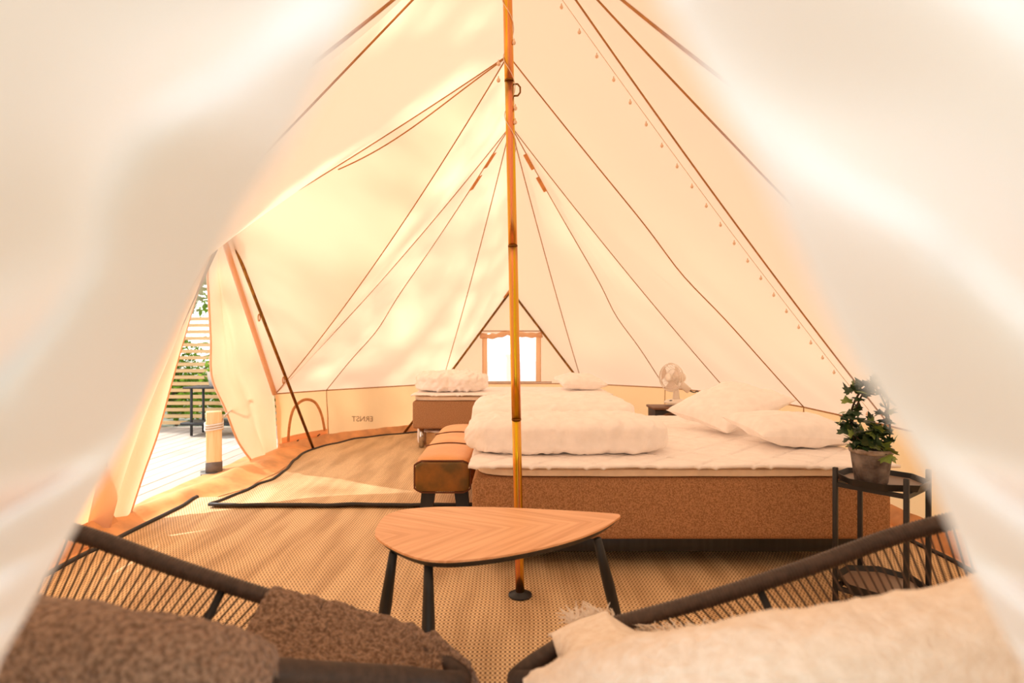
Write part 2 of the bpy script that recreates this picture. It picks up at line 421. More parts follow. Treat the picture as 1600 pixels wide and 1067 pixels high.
obj('seam', tube([DA.lerp(DC2, i / 12) for i in range(13)], 0.004, 6), M['seam'], ceiling)
obj('door_hem', tube([DA.lerp(DC1, i / 12) + V((0, -0.015, 0)) for i in range(13)], 0.024, 8), M['door_flap'], ceiling)
obj('seam', tube([SE['da'](0.56 * i / 20).lerp(SE['dc1m'](0.56 * i / 20), 0.07 * math.sin(PI * i / 20) + 0.02) + V((0.02, -0.02, -0.01)) for i in range(21)], 0.0045, 6), M['seam'], ceiling)
for (a, b) in ((FA, MR), (MR, RA)):
    obj('seam', tube([a.lerp(b, i / 8) + V((0, 0, -0.01)) for i in range(9)], 0.006, 6), M['seam'], ceiling)
# webbing loops with ladder stitching down two rear seams
for sgn, key in ((1, 'r1'), (-1, 'l2')):
    c = SE[key]
    for i in range(2):
        t0 = 0.08 + 0.07 * i
        p = c(t0); q = c(t0 + 0.045); cen = V((0, 5.0, p.z - 0.5)); inw = (cen - p).normalized() * 0.012
        w = V((0.02, 0.0, 0.01))
        obj('webbing_tab', ([p + inw - w, p + inw + w, q + inw + w, q + inw - w, p + inw * 1.4 - w, p + inw * 1.4 + w, q + inw * 1.4 + w, q + inw * 1.4 - w],
            [(0, 1, 2, 3), (7, 6, 5, 4), (0, 4, 5, 1), (1, 5, 6, 2), (2, 6, 7, 3), (3, 7, 4, 0)]), M['hem'], ceiling, smooth=False)

def wall_run(name, label, pts):
    st = struct(name, label)
    for k in range(len(pts) - 1):
        a, b = pts[k], pts[k + 1]
        inn = V((0, min(max((a.y + b.y) / 2, 2.475), 5.06), 0)) - V(((a.x + b.x) / 2, (a.y + b.y) / 2, 0)); inn.normalize()
        def fn(s, t, a=a, b=b, inn=inn):
            p = a.lerp(b, s); z = p.z * (1 - t) + 0.0 * t
            w = 0.012 * mnoise.noise(V((p.x * 4, p.y * 4, z * 5))) * (1 - abs(2 * t - 1) ** 3)
            q = V((p.x, p.y, z)) + inn * (w + 0.03 * t)
            return q
        obj('wall_panel', grid(fn, 24, 8), M['wall_canvas'], st)
        obj('hem', tube([fn(i / 24, 0) + inn * 0.006 for i in range(25)], 0.006, 6), M['seam'], st)
        obj('seam', tube([fn(0, i / 8) + inn * 0.006 for i in range(9)], 0.004, 6), M['seam'], st)
        def mud(s, t, fn=fn, inn=inn):
            p = fn(s, 1 - 0.17 * (1 - t)); h = 0.10 * (1 - t)
            b_ = 0.02 * mnoise.noise(V((p.x * 7, p.y * 7, t * 2)))
            return V((p.x, p.y, max(0.004, h + b_ * (1 - t) * 0.6))) + inn * (0.012 + 0.07 * t + b_ * t)
        obj('mud_strip', grid(mud, 30, 5), M['gsheet'], st)
    return st
wl_ = wall_run('wall_left', 'low cream canvas side wall left of the far bed', [BL, L2, DC1])
wall_run('wall_front', 'low canvas side wall behind the left chair', [DC2, L0, LF, FL])
wall_run('wall_back', 'low canvas wall under the far window', [BR, BL])
wall_run('wall_right', 'low canvas side wall along the right of the beds', [FR, R6, R5, R4, R3, R2, R1, BR])

# vent flap arch and mirrored print on the left wall (the print shows through from outside)
def wall_pt(a, b, u, v, off=0.02):
    k = (u - U0) / F; d = b - a
    s = (k * a.y - a.x) / (d.x - k * d.y)
    p = a + d * s; inn = (V((0, 5.06, 0)) - V((p.x, p.y, 0))).normalized()
    q = V((p.x, p.y, H - (v - V0) / F * p.y)) + inn * off
    return q
arch = []
for (u, v) in ((446, 690), (448, 664), (454, 640), (466, 627), (478, 624), (490, 630), (499, 648), (504, 672)):
    arch.append(wall_pt(DC1, L2, u, v, 0.03))
def ribbon(path, w, nrm):
    P = spline(path, 40); v = []
    for i, p in enumerate(P):
        d = (P[min(i + 1, 40)] - P[max(i - 1, 0)]).normalized(); s = d.cross(nrm).normalized() * w
        v += [p - s, p + s, p + s + nrm * 0.006, p - s + nrm * 0.006]
    f = []
    for i in range(40):
        for k in range(4): f.append((i * 4 + k, i * 4 + (k + 1) % 4, i * 4 + 4 + (k + 1) % 4, i * 4 + 4 + k))
    return v, f
inw = V((0.85, -0.5, 0)).normalized()
obj('vent_hem', ribbon(arch, 0.014, inw), M['hem'], wl_)
obj('vent_strap', ribbon([wall_pt(DC1, L2, u, v, 0.025) for u, v in ((436, 692), (470, 684), (508, 677))], 0.05, inw), M['wall_canvas'], wl_)
for u, v in ((459, 689), (493, 680)):
    p = wall_pt(DC1, L2, u, v, 0.04)
    obj('toggle', tube([p + V((-0.02, 0.01, -0.01)), p + V((0.02, -0.01, 0.015))], 0.006, 6), M['black'], wl_)

def text_shape(s, size):
    cu = bpy.data.curves.new('t', 'FONT'); cu.body = s; cu.size = size; cu.extrude = 0.001
    o = bpy.data.objects.new('t', cu); COL.objects.link(o)
    dg = bpy.context.evaluated_depsgraph_get(); me = bpy.data.meshes.new_from_object(o.evaluated_get(dg))
    v = [p.co.copy() for p in me.vertices]; f = [tuple(p.vertices) for p in me.polygons]
    bpy.data.objects.remove(o); bpy.data.curves.remove(cu); bpy.data.meshes.remove(me)
    return v, f
a_, b_ = wall_pt(L2, BL, 547, 658, 0.03), wall_pt(L2, BL, 581, 658, 0.03)
tv, tf = text_shape('ERNST', 0.085)
mx_ = max(p.x for p in tv); ex = (b_ - a_); wid = ex.length; ex.normalize()
obj('print', ([b_ - ex * (p.x / mx_ * wid) + V((0, 0, p.y)) + V((0.4, -0.9, 0)) * p.z for p in tv], tf), M['print'], wl_, smooth=False)

# floor of the tent and the sill that laps out through the side door
def outline(rx, n=80):
    pts = []
    for i in range(n):
        a = 2 * PI * i / n; x, y = rx * math.sin(a), rx * math.cos(a)
        pts.append((x, (5.06 if y > 0 else 2.475) + y))
    return pts
struct('floor', 'orange brown groundsheet under the mats', prism(outline(2.34), -0.02, 0.0), M['gsheet'], smooth=False)
def sill(s, t):
    y = 3.1 + 2.75 * s; x0_ = -2.20 + 0.22 * max(0.0, min(1.0, (y - 3.8) / 0.5)); x = x0_ + (-2.54 - x0_) * t
    z = 0.003 + 0.06 * math.sin(PI * min(1, t * 1.15)) ** 2 + 0.028 * mnoise.noise(V((x * 6, y * 3.5, 1))) * math.sin(PI * t)
    return V((x + 0.03 * mnoise.noise(V((y * 3, t * 2, 4))), y, max(0.004, z) if t < 0.96 else 0.004))
struct('trim_1', 'wrinkled groundsheet lip lying along the side door sill', grid(sill, 90, 16), M['gsheet'])

# rear window in its gable
win = struct('window_1', 'small clear window in the rear gable above the far bed')
def gable(x, z):
    t = (z - EZ) / (WA.z - EZ); return V((x, 7.26 + 0.02 * t - 0.004, z))
wx0, wx1, wz0, wz1 = -0.31, 0.30, 0.60, 1.20
def hw(z): return 0.885 * (WA.z - z) / (WA.z - EZ)
gv = []
def gquad(x00, x01, x10, x11, z0, z1):
    return grid(lambda s, t: gable((x00 * (1 - s) + x01 * s) * (1 - t) + (x10 * (1 - s) + x11 * s) * t, z0 * (1 - t) + z1 * t), 8, 8)
obj('gable_panel', join(gquad(-hw(EZ), hw(EZ), -hw(wz0), hw(wz0), EZ, wz0), gquad(-hw(wz0), wx0, -hw(wz1), wx0, wz0, wz1),
    gquad(wx1, hw(wz0), wx1, hw(wz1), wz0, wz1), gquad(-hw(wz1), hw(wz1), -0.01, 0.01, wz1, WA.z)), M['canvas'], win)
obj('window_pane', grid(lambda s, t: gable(wx0 + (wx1 - wx0) * s, wz0 + (wz1 - wz0) * t) + V((0, 0.012 + 0.012 * mnoise.noise(V((s * 9 + t * 2.5, t * 1.2, 3))), 0)), 60, 20), M['pane'], win)
for x in (wx0 - 0.03, wx1 + 0.03):
    obj('window_border', grid(lambda s, t, x=x: gable(x - 0.0275 + 0.055 * s, wz0 + (wz1 - wz0) * t) + V((0, -0.010 - 0.004 * math.sin(PI * s), 0)), 6, 10), M['canvas'], win)
    obj('zip', rbox(gable(x + (0.03 if x > 0 else -0.03), (wz0 + wz1) / 2) + V((0, -0.012, 0)), (0.006, 0.006, wz1 - wz0), 0.002), M['hem'], win)
obj('rolled_curtain', tube([gable(x, wz1 + 0.012 * math.sin(9 * x + 1) ) + V((0, -0.03, -0.025 * abs(math.sin(x * 7 + 0.4)))) for x in [wx0 - 0.09 + i * 0.026 for i in range(31)]], lambda t: 0.032 + 0.006 * math.sin(t * 40), 10), M['canvas'], win)
obj('hem', tube([gable(-0.46 + i * 0.092, wz1 + 0.032) + V((0, -0.012, 0)) for i in range(11)], 0.006, 6), M['seam'], win)
obj('hem', tube([gable(-0.5 + i * 0.1, wz0 - 0.01) + V((0, -0.012, 0)) for i in range(11)], 0.006, 6), M['seam'], win)

# A-frames: brass poles in the side door and the window gable
af = thing('door_frame', (-2.0, 5.74, 0), 'brass A-frame pole leaning at the side door, foot on the mat edge', 'tent pole')
ap = DA + V((0.05, 0.03, 0.0))
obj('pole', tube([ap, V((-1.98, 5.76, 0.012))], 0.014, 12), M['brass_dark'], af)
obj('pole', tube([ap + V((-0.04, -0.05, 0)), V((-2.42, 3.26, 0.012))], 0.014, 12), M['brass_dark'], af)
obj('apex_sleeve', tube([ap + V((0.0, -0.03, 0.03)), ap + V((0.0, 0.03, 0.02)), ap + V((0.01, 0.10, -0.12))], 0.021, 8), M['hem'], af)
for s in (0.33, 0.62):
    c = ap.lerp(V((-1.98, 5.76, 0)), s) + V((-0.03, 0, 0))
    obj('tie_loop', tube([c + V((0.0, 0.02 * math.cos(a), 0.03 * math.sin(a))) for a in [k * PI / 6 for k in range(12)]], 0.005, 6, closed=True), M['hem'], af)
wf = thing('window_frame', (-0.012, 7.18, 0), 'slim A-frame pole pair standing in the rear window gable', 'tent pole')
for sg in (-1, 1):
    obj('pole', tube([WA + V((sg * 0.02, -0.05, -0.03)), V((sg * 0.87, 7.16, EZ)), V((sg * 1.28, 6.78, 0.01))], 0.014, 10), M['brass_dark'], wf)
obj('apex_sleeve', tube([WA + V((-0.09, -0.06, -0.09)), WA + V((-0.02, -0.06, -0.0)), WA + V((0.05, -0.06, -0.05))], 0.022, 8), M['hem'], wf)

# front door: two flaps hanging right at the lens, pulled apart below
fd_ = struct('door_1', 'blurred white entrance flaps parting in front of the view')
def flap(edge, sg, top, bot):
    E = spline([px(u, v, d) for u, v, d in edge], 110)
    P = [V(top).lerp(E[0], i / 30) for i in range(30)] + E
    for a, b in zip([E[-1]] + [V(q) for q in bot], [V(q) for q in bot]): P += [a.lerp(b, (i + 1) / 10) for i in range(10)]
    def fn(s, t):
        p = P[min(len(P) - 1, int(round(s * (len(P) - 1))))]
        w = t ** 1.6 * 0.85
        q = p + V((sg * w, 0.12 * w, -0.05 * w))
        fold = q.z - 1.1 - sg * -0.55 * q.x
        far = 0.35 + 2.2 * min(1, abs(q.z - 1.05) * 2.0)
        amp = ((0.26 if sg > 0 else 0.34) * p.y * (1 - min(1, w * 3)) + 0.05 * min(1, w * 3)) * min(1, w * 90)
        ph = fold / (0.0125 * (1 + 2.5 * abs(fold))) + 0.35 * mnoise.noise(V((q.x * 4, fold * 6, sg)))
        q.y -= amp * 0.5 * (1 + 0.8 * math.sin(2 * PI * ph * 0.55 + (1.2 if sg > 0 else -1.2)) + 0.4 * mnoise.noise(V((fold * 25, q.x * 3, sg))))
        return q
    return grid(fn, len(P) - 1, 70)
obj('door_flap', flap([(566, 0, 0.100), (535, 70, 0.103), (492, 150, 0.108), (438, 250, 0.116), (376, 335, 0.13), (322, 440, 0.16), (260, 560, 0.20), (196, 690, 0.24), (116, 830, 0.28), (0, 1034, 0.32)],
    -1, (0.0, 0.11, 1.95), [(-0.42, 0.36, 0.6), (-0.60, 0.34, 0.02)]), M['flap'], fd_)
obj('door_flap', flap([(1034, 0, 0.100), (1112, 140, 0.105), (1176, 250, 0.11), (1246, 400, 0.12), (1330, 560, 0.14), (1436, 720, 0.18), (1520, 900, 0.22), (1604, 1050, 0.26)],
    1, (0.0, 0.11, 1.95), [(0.40, 0.32, 0.6), (0.58, 0.32, 0.02)]), M['flap'], fd_)
for sg in (-1, 1):
    obj('pole', tube([FD + V((0, 0.04, -0.03)), V((sg * 1.05, 0.30, 0.0))], 0.014, 10), M['brass_dark'], fd_)

# side door flaps
d2 = struct('door_2', 'canvas flaps of the open side door, gathered beside its poles')
def side_flap_back(s, t):                     # s from apex down, t from pole edge to the free edge
    outer = spline([DA + V((0.02, 0.02, -0.02)), V((-2.34, 5.07, 1.42)), V((-2.35, 5.45, 0.91)), V((-2.35, 5.68, 0.58)), V((-2.30, 5.64, 0.03))], 60)
    free = spline([px(344, 362, 4.58), px(325, 412, 4.72), px(326, 470, 4.85), px(329, 530, 4.9), px(331, 590, 4.95), px(352, 640, 5.0), px(372, 690, 5.05), px(396, 724, 5.2)], 60)
    i = min(60, int(round(s * 60))); p = outer[i].lerp(free[i], t)
    e = math.sin(PI * t) * min(1, s * 4)
    p += V((0.10, -0.03, 0)) * e * (0.55 * math.sin(t * 9 + s * 1.5) + 0.5 * mnoise.noise(V((t * 5, s * 2.5, 2))))
    return p
obj('door_flap', grid(side_flap_back, 60, 30), M['door_flap'], d2)
obj('hem', tube([side_flap_back(i / 60, 1.0) for i in range(61)], 0.009, 6), M['door_flap'], d2)
def side_flap_front(s, t):
    free = spline([px(343, 366, 4.56), px(322, 412, 4.45), px(294, 506, 4.25), px(269, 594, 4.0), px(247, 675, 3.8), px(224, 740, 3.62), px(199, 816, 3.46)], 60)
    outer = spline([DA + V((0, -0.03, 0)), V((-2.34, 3.9, 1.2)), V((-2.36, 3.4, 0.56)), V((-2.32, 3.12, 0.02))], 60)
    i = min(60, int(round(s * 60))); p = free[i].lerp(outer[i], t)
    p += V((0.05, 0, 0)) * math.sin(PI * t) * min(1, s * 4) * (math.sin(t * 11 + s) + 0.5 * mnoise.noise(V((t * 4, s * 3, 8))))
    return p
obj('door_flap', grid(side_flap_front, 60, 24), M['door_flap'], d2)
obj('hem', tube([side_flap_front(i / 60, 0.0) for i in range(61)], 0.008, 6), M['door_flap'], d2)

# ------------------------------------------------------------------ outside: deck, ground, fence, trees
gr = struct('ground', 'pale dry grassy ground beyond the timber deck', grid(lambda s, t: V((-30 + 60 * s, -20 + 60 * t, -0.28 + 0.12 * mnoise.noise(V((s * 20, t * 20, 0))))), 40, 40), M['grass'])
deck = struct('deck', 'sunlit pale timber deck outside the side door')
pl = rbox((0, 0, 0), (0.138, 10.6, 0.03), 0.004, 1)
planks = [obj('plank', pl, m, deck, sharp=True) for m in M['decks']]
for k in range(36):
    src = planks[k] if k < 3 else inst(planks[rnd.randrange(3)], deck, (0, 0, 0))
    src.location = (-2.46 - 0.1435 * k, 2.2, -0.020 + rnd.uniform(-0.002, 0.002)); src.rotation_euler = (0, 0, rnd.uniform(-.0004, .0004))
p1 = obj('plank', rbox((0, 0, 0), (0.138, 4.6, 0.03), 0.004, 1), M['decks'][0], deck, sharp=True)
for k in range(34):
    src = p1 if k == 0 else inst(p1, deck, (0, 0, 0)); src.location = (-2.31 + 0.1435 * k, 9.9, -0.037)
obj('joist_frame', box((-5.0, 2.2, -0.10), (5.2, 10.4, 0.09)), M['fencewood'], deck)
obj('joist_frame', box((0.05, 9.9, -0.12), (4.8, 4.4, 0.09)), M['fencewood'], deck)

fe = thing('slatted_fence', (-5.6, 7.42, 0), 'pale horizontal slat screen fence at the back of the deck', 'fence')
sl = rbox((-5.6, 7.42, 0), (6.0, 0.028, 0.045), 0.004, 1)
s0 = obj('slat', sl, M['fencewood'], fe, sharp=True)
for k in range(17):
    o = s0 if k == 0 else inst(s0, fe, (0, 0, 0)); o.location = (0, 0, 0.055 + 0.0835 * k)
for x in (-8.3, -6.4, -4.62, -2.8):
    obj('post', rbox((x, 7.48, 0.69), (0.07, 0.07, 1.42), 0.005, 1), M['fencewood'], fe, sharp=True)

def tree(name, loc, h, r, zc, n, label, group=None, lean=0.2, leaf=0.07, cat='tree', rz=1.0):
    t = thing(name, loc, label, cat, group); L = V(loc)
    path = [L + V((lean * math.sin(k * 1.3) * k / 8, lean * 0.5 * math.cos(k) * k / 8, h * k / 8)) for k in range(9)]
    tr = tube(path, lambda q: 0.09 * (1 - 0.75 * q) * (h / 5) + 0.01, 8)
    br = []
    for k in range(9):
        a = rnd.uniform(0, 6.28); b = path[4 + k % 4]
        br.append(tube([b, b + V((math.cos(a) * r * .35, math.sin(a) * r * .35, .3)), b + V((math.cos(a) * r * .75, math.sin(a) * r * .75, .8 * rz))], lambda q: 0.03 * (1 - q) + .006, 5))
    obj('trunk', join(tr, *br), M['bark'], t)
    v, f = [], []
    blobs = [(V((rnd.gauss(0, .45) * r, rnd.gauss(0, .45) * r, rnd.gauss(0, .42) * r * rz)), rnd.uniform(.25, .5) * r) for _ in range(26)]
    for k in range(n):
        b, br_ = blobs[k % 26]
        d = V((rnd.gauss(0, 1), rnd.gauss(0, 1), rnd.gauss(0, 1))).normalized() * br_ * rnd.uniform(.35, 1) ** .5
        c = L + V((0, 0, zc)) + b + d
        if c.z < L.z + .12: continue
        a = V((rnd.gauss(0, 1), rnd.gauss(0, 1), rnd.gauss(0, .6))).normalized(); q = a.cross(V((rnd.gauss(0, 1), rnd.gauss(0, 1), rnd.gauss(0, 1)))).normalized()
        s = leaf * rnd.uniform(.7, 1.3); o = len(v)
        v += [c - a * s, c + q * s * .45, c + a * s, c - q * s * .45]; f.append((o, o + 1, o + 2, o + 3))
    fo = obj('foliage', (v, f), M['foliage'], t, smooth=False); fo['kind'] = 'stuff'
for k, (x, y, h, r, zc, lab) in enumerate((
        (-6.0, 10.2, 4.6, 1.5, 3.3, 'leafy tree rising straight behind the slat fence gap'),
        (-7.6, 11.6, 5.6, 1.8, 3.9, 'taller tree further back behind the slat fence'),
        (-4.4, 11.0, 5.0, 1.7, 3.6, 'tree behind the gathered door flap and fence'))):
    tree('tree', (x, y, -0.25), h, r, zc, 5200, lab, 'trees behind the fence', leaf=0.075)
tree('tree', (-13.5, 9.6, -0.25), 18.0, 2.5, 16.9, 1500, 'tall tree left of the tent that dapples the roof with shade', leaf=0.15, lean=0.4)
tree('tree', (-10.9, 4.5, -0.25), 15.0, 1.7, 14.0, 4200, 'tall dense tree left of the entrance, shading the front of the roof', leaf=0.17, lean=0.3)
for k, (x, y, r) in enumerate(((-5.2, 8.9, .75), (-6.7, 8.9, .8), (-3.7, 8.9, .75))):
    tree('shrub', (x, y, -0.25), 0.8, r, 0.65, 3200, ['green shrub showing through the middle of the slat fence', 'green shrub showing through the left of the slat fence', 'green shrub behind the slat fence nearest the tent'][k], 'shrubs behind the fence', leaf=0.05, cat='shrub', rz=.7)

# bollard by the door
bo = thing('wooden_bollard', (-2.51, 4.85, 0), 'short square pine post with white rope on the deck by the side door', 'bollard')
obj('post', rbox((-2.51, 4.85, 0.27), (0.118, 0.118, 0.485), 0.006, 2, 0.5), M['postwood'], bo, sharp=True)
obj('base_plate', rbox((-2.51, 4.85, 0.002), (0.20, 0.16, 0.012), 0.003, 1, 0.5), M['steel'], bo)
obj('bracket', rbox((-2.51, 4.85, 0.05), (0.126, 0.126, 0.09), 0.004, 1, 0.5), M['steel'], bo.children[0])
rp = []
for k in range(64):
    a = k / 20 * 2 * PI; R_ = 0.089 * (1 / max(abs(math.cos(a - 0.5)), abs(math.sin(a - 0.5)))) * 0.76
    rp.append(V((-2.51 + R_ * math.cos(a), 4.85 + R_ * math.sin(a), 0.36 + 0.02 * k / 20 + 0.012 * math.sin(a * 1.0))))
rp += spline([rp[-1], V((-2.46, 4.92, 0.46)), V((-2.47, 5.10, 0.50)), V((-2.47, 5.45, 0.56))], 16)
obj('rope', tube(rp, 0.007, 6), M['rope'], bo)

# black console table with a white pot outdoors
ct = thing('console_table', (-3.5, 6.8, 0), 'black metal console table on the deck against the slat fence', 'table')
x0, x1, y0, y1 = -3.80, -3.12, 6.72, 6.98
obj('table_top', rbox((-3.46, 6.85, 0.56), (0.74, 0.32, 0.022), 0.006), M['black'], ct)
obj('shelf', rbox((-3.46, 6.85, 0.14), (0.80, 0.32, 0.03), 0.008), M['black'], ct)
for x in (x0 + .06, x1 - .04):
    for y in (y0, y1):
        obj('leg', rbox((x, y, 0.275), (0.024, 0.024, 0.55), 0.003, 1), M['black'], ct)
wp = thing('potted_plant', (-3.52, 6.85, 0.571), 'white pot of green leaves on the black deck table', 'plant')
obj('pot', lathe((-3.52, 6.85, 0.571), [(0.07, 0), (0.10, 0.17), (0.105, 0.175), (0.095, 0.175), (0.09, 0.15), (0.0, 0.15)]), M['white'], wp)
v, f = [], []
for k in range(90):
    c = V((-3.54, 6.85, 0.78)) + V((rnd.gauss(0, .06), rnd.gauss(0, .06), rnd.gauss(0, .05)))
    a = V((rnd.gauss(0, 1), rnd.gauss(0, 1), rnd.gauss(0, 1))).normalized(); q = a.orthogonal().normalized(); o = len(v)
    v += [c - a * .035, c + q * .016, c + a * .035, c - q * .016]; f.append((o, o + 1, o + 2, o + 3))
tag(obj('foliage', (v, f), M['foliage'], wp, smooth=False), kind='stuff')
bo2 = thing('wooden_bollard', (-0.03, 9.0, -0.02), 'wooden post standing outside, seen through the rear window', 'bollard')
obj('post', rbox((-0.03, 9.0, 0.42), (0.11, 0.11, 0.88), 0.006, 1), M['postwood'], bo2, sharp=True)
obj('cap', rbox((-0.03, 9.0, 0.88), (0.15, 0.15, 0.05), 0.006, 1), M['postwood'], bo2, sharp=True)

# ------------------------------------------------------------------ mats
def mat_sheet(poly_fn, nx, ny):
    return grid(poly_fn, nx, ny)
fr_rug = thing('woven_mat', (0, 2.2, 0), 'straw coloured woven mat under the coffee table and chairs', 'mat', 'woven floor mats')
def front_rug(s, t):
    y = 0.55 + 3.42 * t; xw = 2.17 if y > 2.4 else 2.17 - 0.09 * (2.4 - y) ** 2
    x = -xw + 2 * xw * s + (0.0 if 0.02 < s < 0.98 else 0.02 * mnoise.noise(V((y * 2, s, 0))))
    z = 0.006 + 0.006 * abs(mnoise.noise(V((x * 0.9, y * 1.6, 0)))) + (0.018 * math.exp(-((y - 3.93) / 0.10) ** 2) * math.exp(-((x + 2.05) / 0.25) ** 2))
    if s < 0.04 or s > 0.96: z += 0.006 * (1 + mnoise.noise(V((y * 4, 0, 0))))
    return V((x, y, z))
obj('weave', grid(front_rug, 90, 90), M['rug'], fr_rug)
edge_path = [front_rug(0.0, 0.02 + 0.98 * i / 60) for i in range(61)]
obj('binding', tube([p + V((0, 0, 0.004)) for p in edge_path], 0.014, 6), M['black'], fr_rug)
obj('binding', tube([front_rug(1.0, 0.02 + 0.98 * i / 60) + V((0, 0, 0.004)) for i in range(61)], 0.014, 6), M['black'], fr_rug)
rr_rug = thing('woven_mat', (0, 5.3, 0), 'second woven mat reaching back beneath the beds, its front edge overlapping', 'mat', 'woven floor mats')
ledge = spline([(-1.985, 3.78, 0), (-1.90, 4.25, 0), (-1.87, 4.67, 0), (-1.97, 5.25, 0), (-1.98, 5.70, 0), (-1.74, 6.28, 0), (-1.22, 6.75, 0), (-0.6, 6.98, 0)], 60)
def rear_rug(s, t):
    i = min(60, int(round(t * 60))); e = ledge[i]
    x = e.x * (1 - 2 * s); y = e.y
    z = 0.020 + 0.006 * abs(mnoise.noise(V((x * 1.2, y * 1.5, 3))))
    if t < 0.03: z += 0.009 * (0.5 + mnoise.noise(V((x * 4.5, 0, 7)))); y += 0.02 * mnoise.noise(V((x * 2.5, 3, 7)))
    if s < 0.05: z += 0.010 * (0.5 + mnoise.noise(V((y * 5, 1, 7))))
    return V((x, y, z))
obj('weave', grid(rear_rug, 100, 60), M['rug'], rr_rug)
bp_ = [rear_rug(i / 60, 0) for i in range(60, -1, -1)] + [rear_rug(0, i / 60) for i in range(1, 61)]
obj('binding', tube([p + V((0, 0, 0.003)) for p in bp_], 0.013, 6), M['black'], rr_rug)

# ------------------------------------------------------------------ poles
def pole(name, x0, x1, y, label):
    p = thing(name, (x0, y, 0), label, 'tent pole')
    at = lambda z: V((x0 + (x1 - x0) * z / 3.0, y, z))
    cuts = [0.012, 0.765, 1.51, 2.22, 2.99]
    for k in range(4):
        a, b = at(cuts[k] + 0.002), at(cuts[k + 1] - 0.002)
        obj('pole_section', tube([a.lerp(b, i / 4) for i in range(5)], 0.0205 if k % 2 else 0.0195, 20), M['brass'], p)
    for c in cuts[1:4]:
        obj('joint_ring', tube([at(c - 0.003), at(c + 0.003)], 0.0212, 20), M['brass_dark'], p)
    obj('base_disc', lathe(at(0.0), [(0.047, 0.008), (0.05, 0.010), (0.05, 0.016), (0.027, 0.021), (0.025, 0.027), (0.0, 0.027)], 28), M['black'], p)
    return p, at
fp, pat = pole('tent_pole', 0.035, -0.028, 2.475, 'tall brass centre pole behind the coffee table, stepped in sections')
hk = pat(2.18)
obj('hook', tube([hk + V((0.018, 0, 0.025)), hk + V((0.035, 0, 0.026)), hk + V((0.046, 0, 0.012)), hk + V((0.046, 0, -0.01)), hk + V((0.036, 0, -0.024)), hk + V((0.018, 0, -0.025))], 0.004, 8), M['brass_dark'], fp)
rp_, rat = pole('tent_pole', 0.045, -0.012, 5.06, 'rear brass pole directly behind the front centre pole, between the beds')
tp = px(795, 188, 5.02)
obj('apex_strap', tube([tp + V((0.01, 0, 0.09)), tp + V((-0.022, -0.01, 0.05)), tp + V((-0.026, -0.01, -0.02)), tp + V((0.0, 0, -0.07)), tp + V((-0.02, 0, -0.12))], 0.017, 8), M['hem'], rp_)

# string lights: cord along the right seam with small milky bulbs, turns round the pole
sl_ = thing('string_lights', (1.2, 3.0, 1.8), 'thin white cord of small round bulbs hung along the right roof seam', 'string lights')
def sl_pt(t):
    p = SE['r4'](t); q = SE['r3'](t)
    s = 0.03 + 0.012 * (1 - t)
    return p.lerp(q, s) + V((-0.03, 0.0, -0.015))
cordp = [sl_pt(0.02 + 0.93 * i / 80) for i in range(81)]
turns = [pat(2.95 - 0.022 * k) + V((0.024 * math.cos(k * 0.55), 0.024 * math.sin(k * 0.55), 0)) for k in range(48)]
obj('cord', tube(cordp, 0.0018, 5), M['bulb'], sl_)
obj('cord', tube(turns, 0.0018, 5), M['bulb'], sl_)
bsrc = None
spots = [sl_pt(0.05 + 0.9 * k / 24) for k in range(25)] + [pat(z) + V((dx, -0.012, 0)) for z, dx in ((2.40, .036), (2.31, -.032), (2.24, -.034), (2.12, .036), (2.06, .034))]
for k, p in enumerate(spots):
    if bsrc is None:
        bsrc = obj('bulb', lathe(V(sl_.location), [(0.0025, 0.012), (0.003, 0.004), (0.007, 0), (0.0085, -0.006), (0.006, -0.012), (0.001, -0.0145)], 10), M['bulb'], sl_); b = bsrc
    else: b = inst(bsrc, sl_, (0, 0, 0))
    b.location = p + V((-0.012, 0, -0.018)) - V(sl_.location)

# ------------------------------------------------------------------ coffee table
TZ = 0.51
top_px = [(586, 834), (590, 820), (602, 806), (625, 797), (660, 793), (700, 791.5), (760, 792), (820, 794), (880, 797), (930, 800), (962, 802.5), (969, 805), (966, 809), (945, 823), (915, 836), (880, 847), (840, 857), (800, 865), (760, 871), (720, 875), (690, 876), (660, 873), (630, 864), (606, 852), (592, 843)]
outl = [pz(u, v, TZ) for u, v in top_px]
outl = spline([(p.x, p.y, 0) for p in outl], 120, closed=True)
cx = sum(p.x for p in outl) / 120; cyy = sum(p.y for p in outl) / 120
tb = thing('coffee_table', (cx, cyy, 0), 'leaf shaped wooden coffee table with chevron veneer and dark splayed legs', 'table')
tipv = pz(969, 805, TZ) - pz(588, 830, TZ)
M['veneer'] = veneer_mat(math.atan2(tipv.y, tipv.x))
o2 = [(p.x, p.y) for p in outl]
tt = obj('table_top', prism(o2, TZ - 0.006, TZ), M['veneer'], tb, smooth=False)
obj('table_edge', prism([(cx + (x - cx) * .997, cyy + (y - cyy) * .997) for x, y in o2], TZ - 0.024, TZ - 0.006, 0.05), M['blackwood'], tb, smooth=False)
for a, b in (((-0.345, 1.675, 0.487), (-0.42, 1.72, 0.016)), ((-0.232, 1.60, 0.487), (-0.218, 1.50, 0.016)), ((0.265, 1.79, 0.487), (0.385, 1.85, 0.016))):
    obj('leg', tube([V(a).lerp(V(b), i / 6) for i in range(7)], lambda q: 0.0125 + 0.006 * min(1, q * 3) - 0.008 * max(0, q - .33), 14), M['blackwood'], tb)

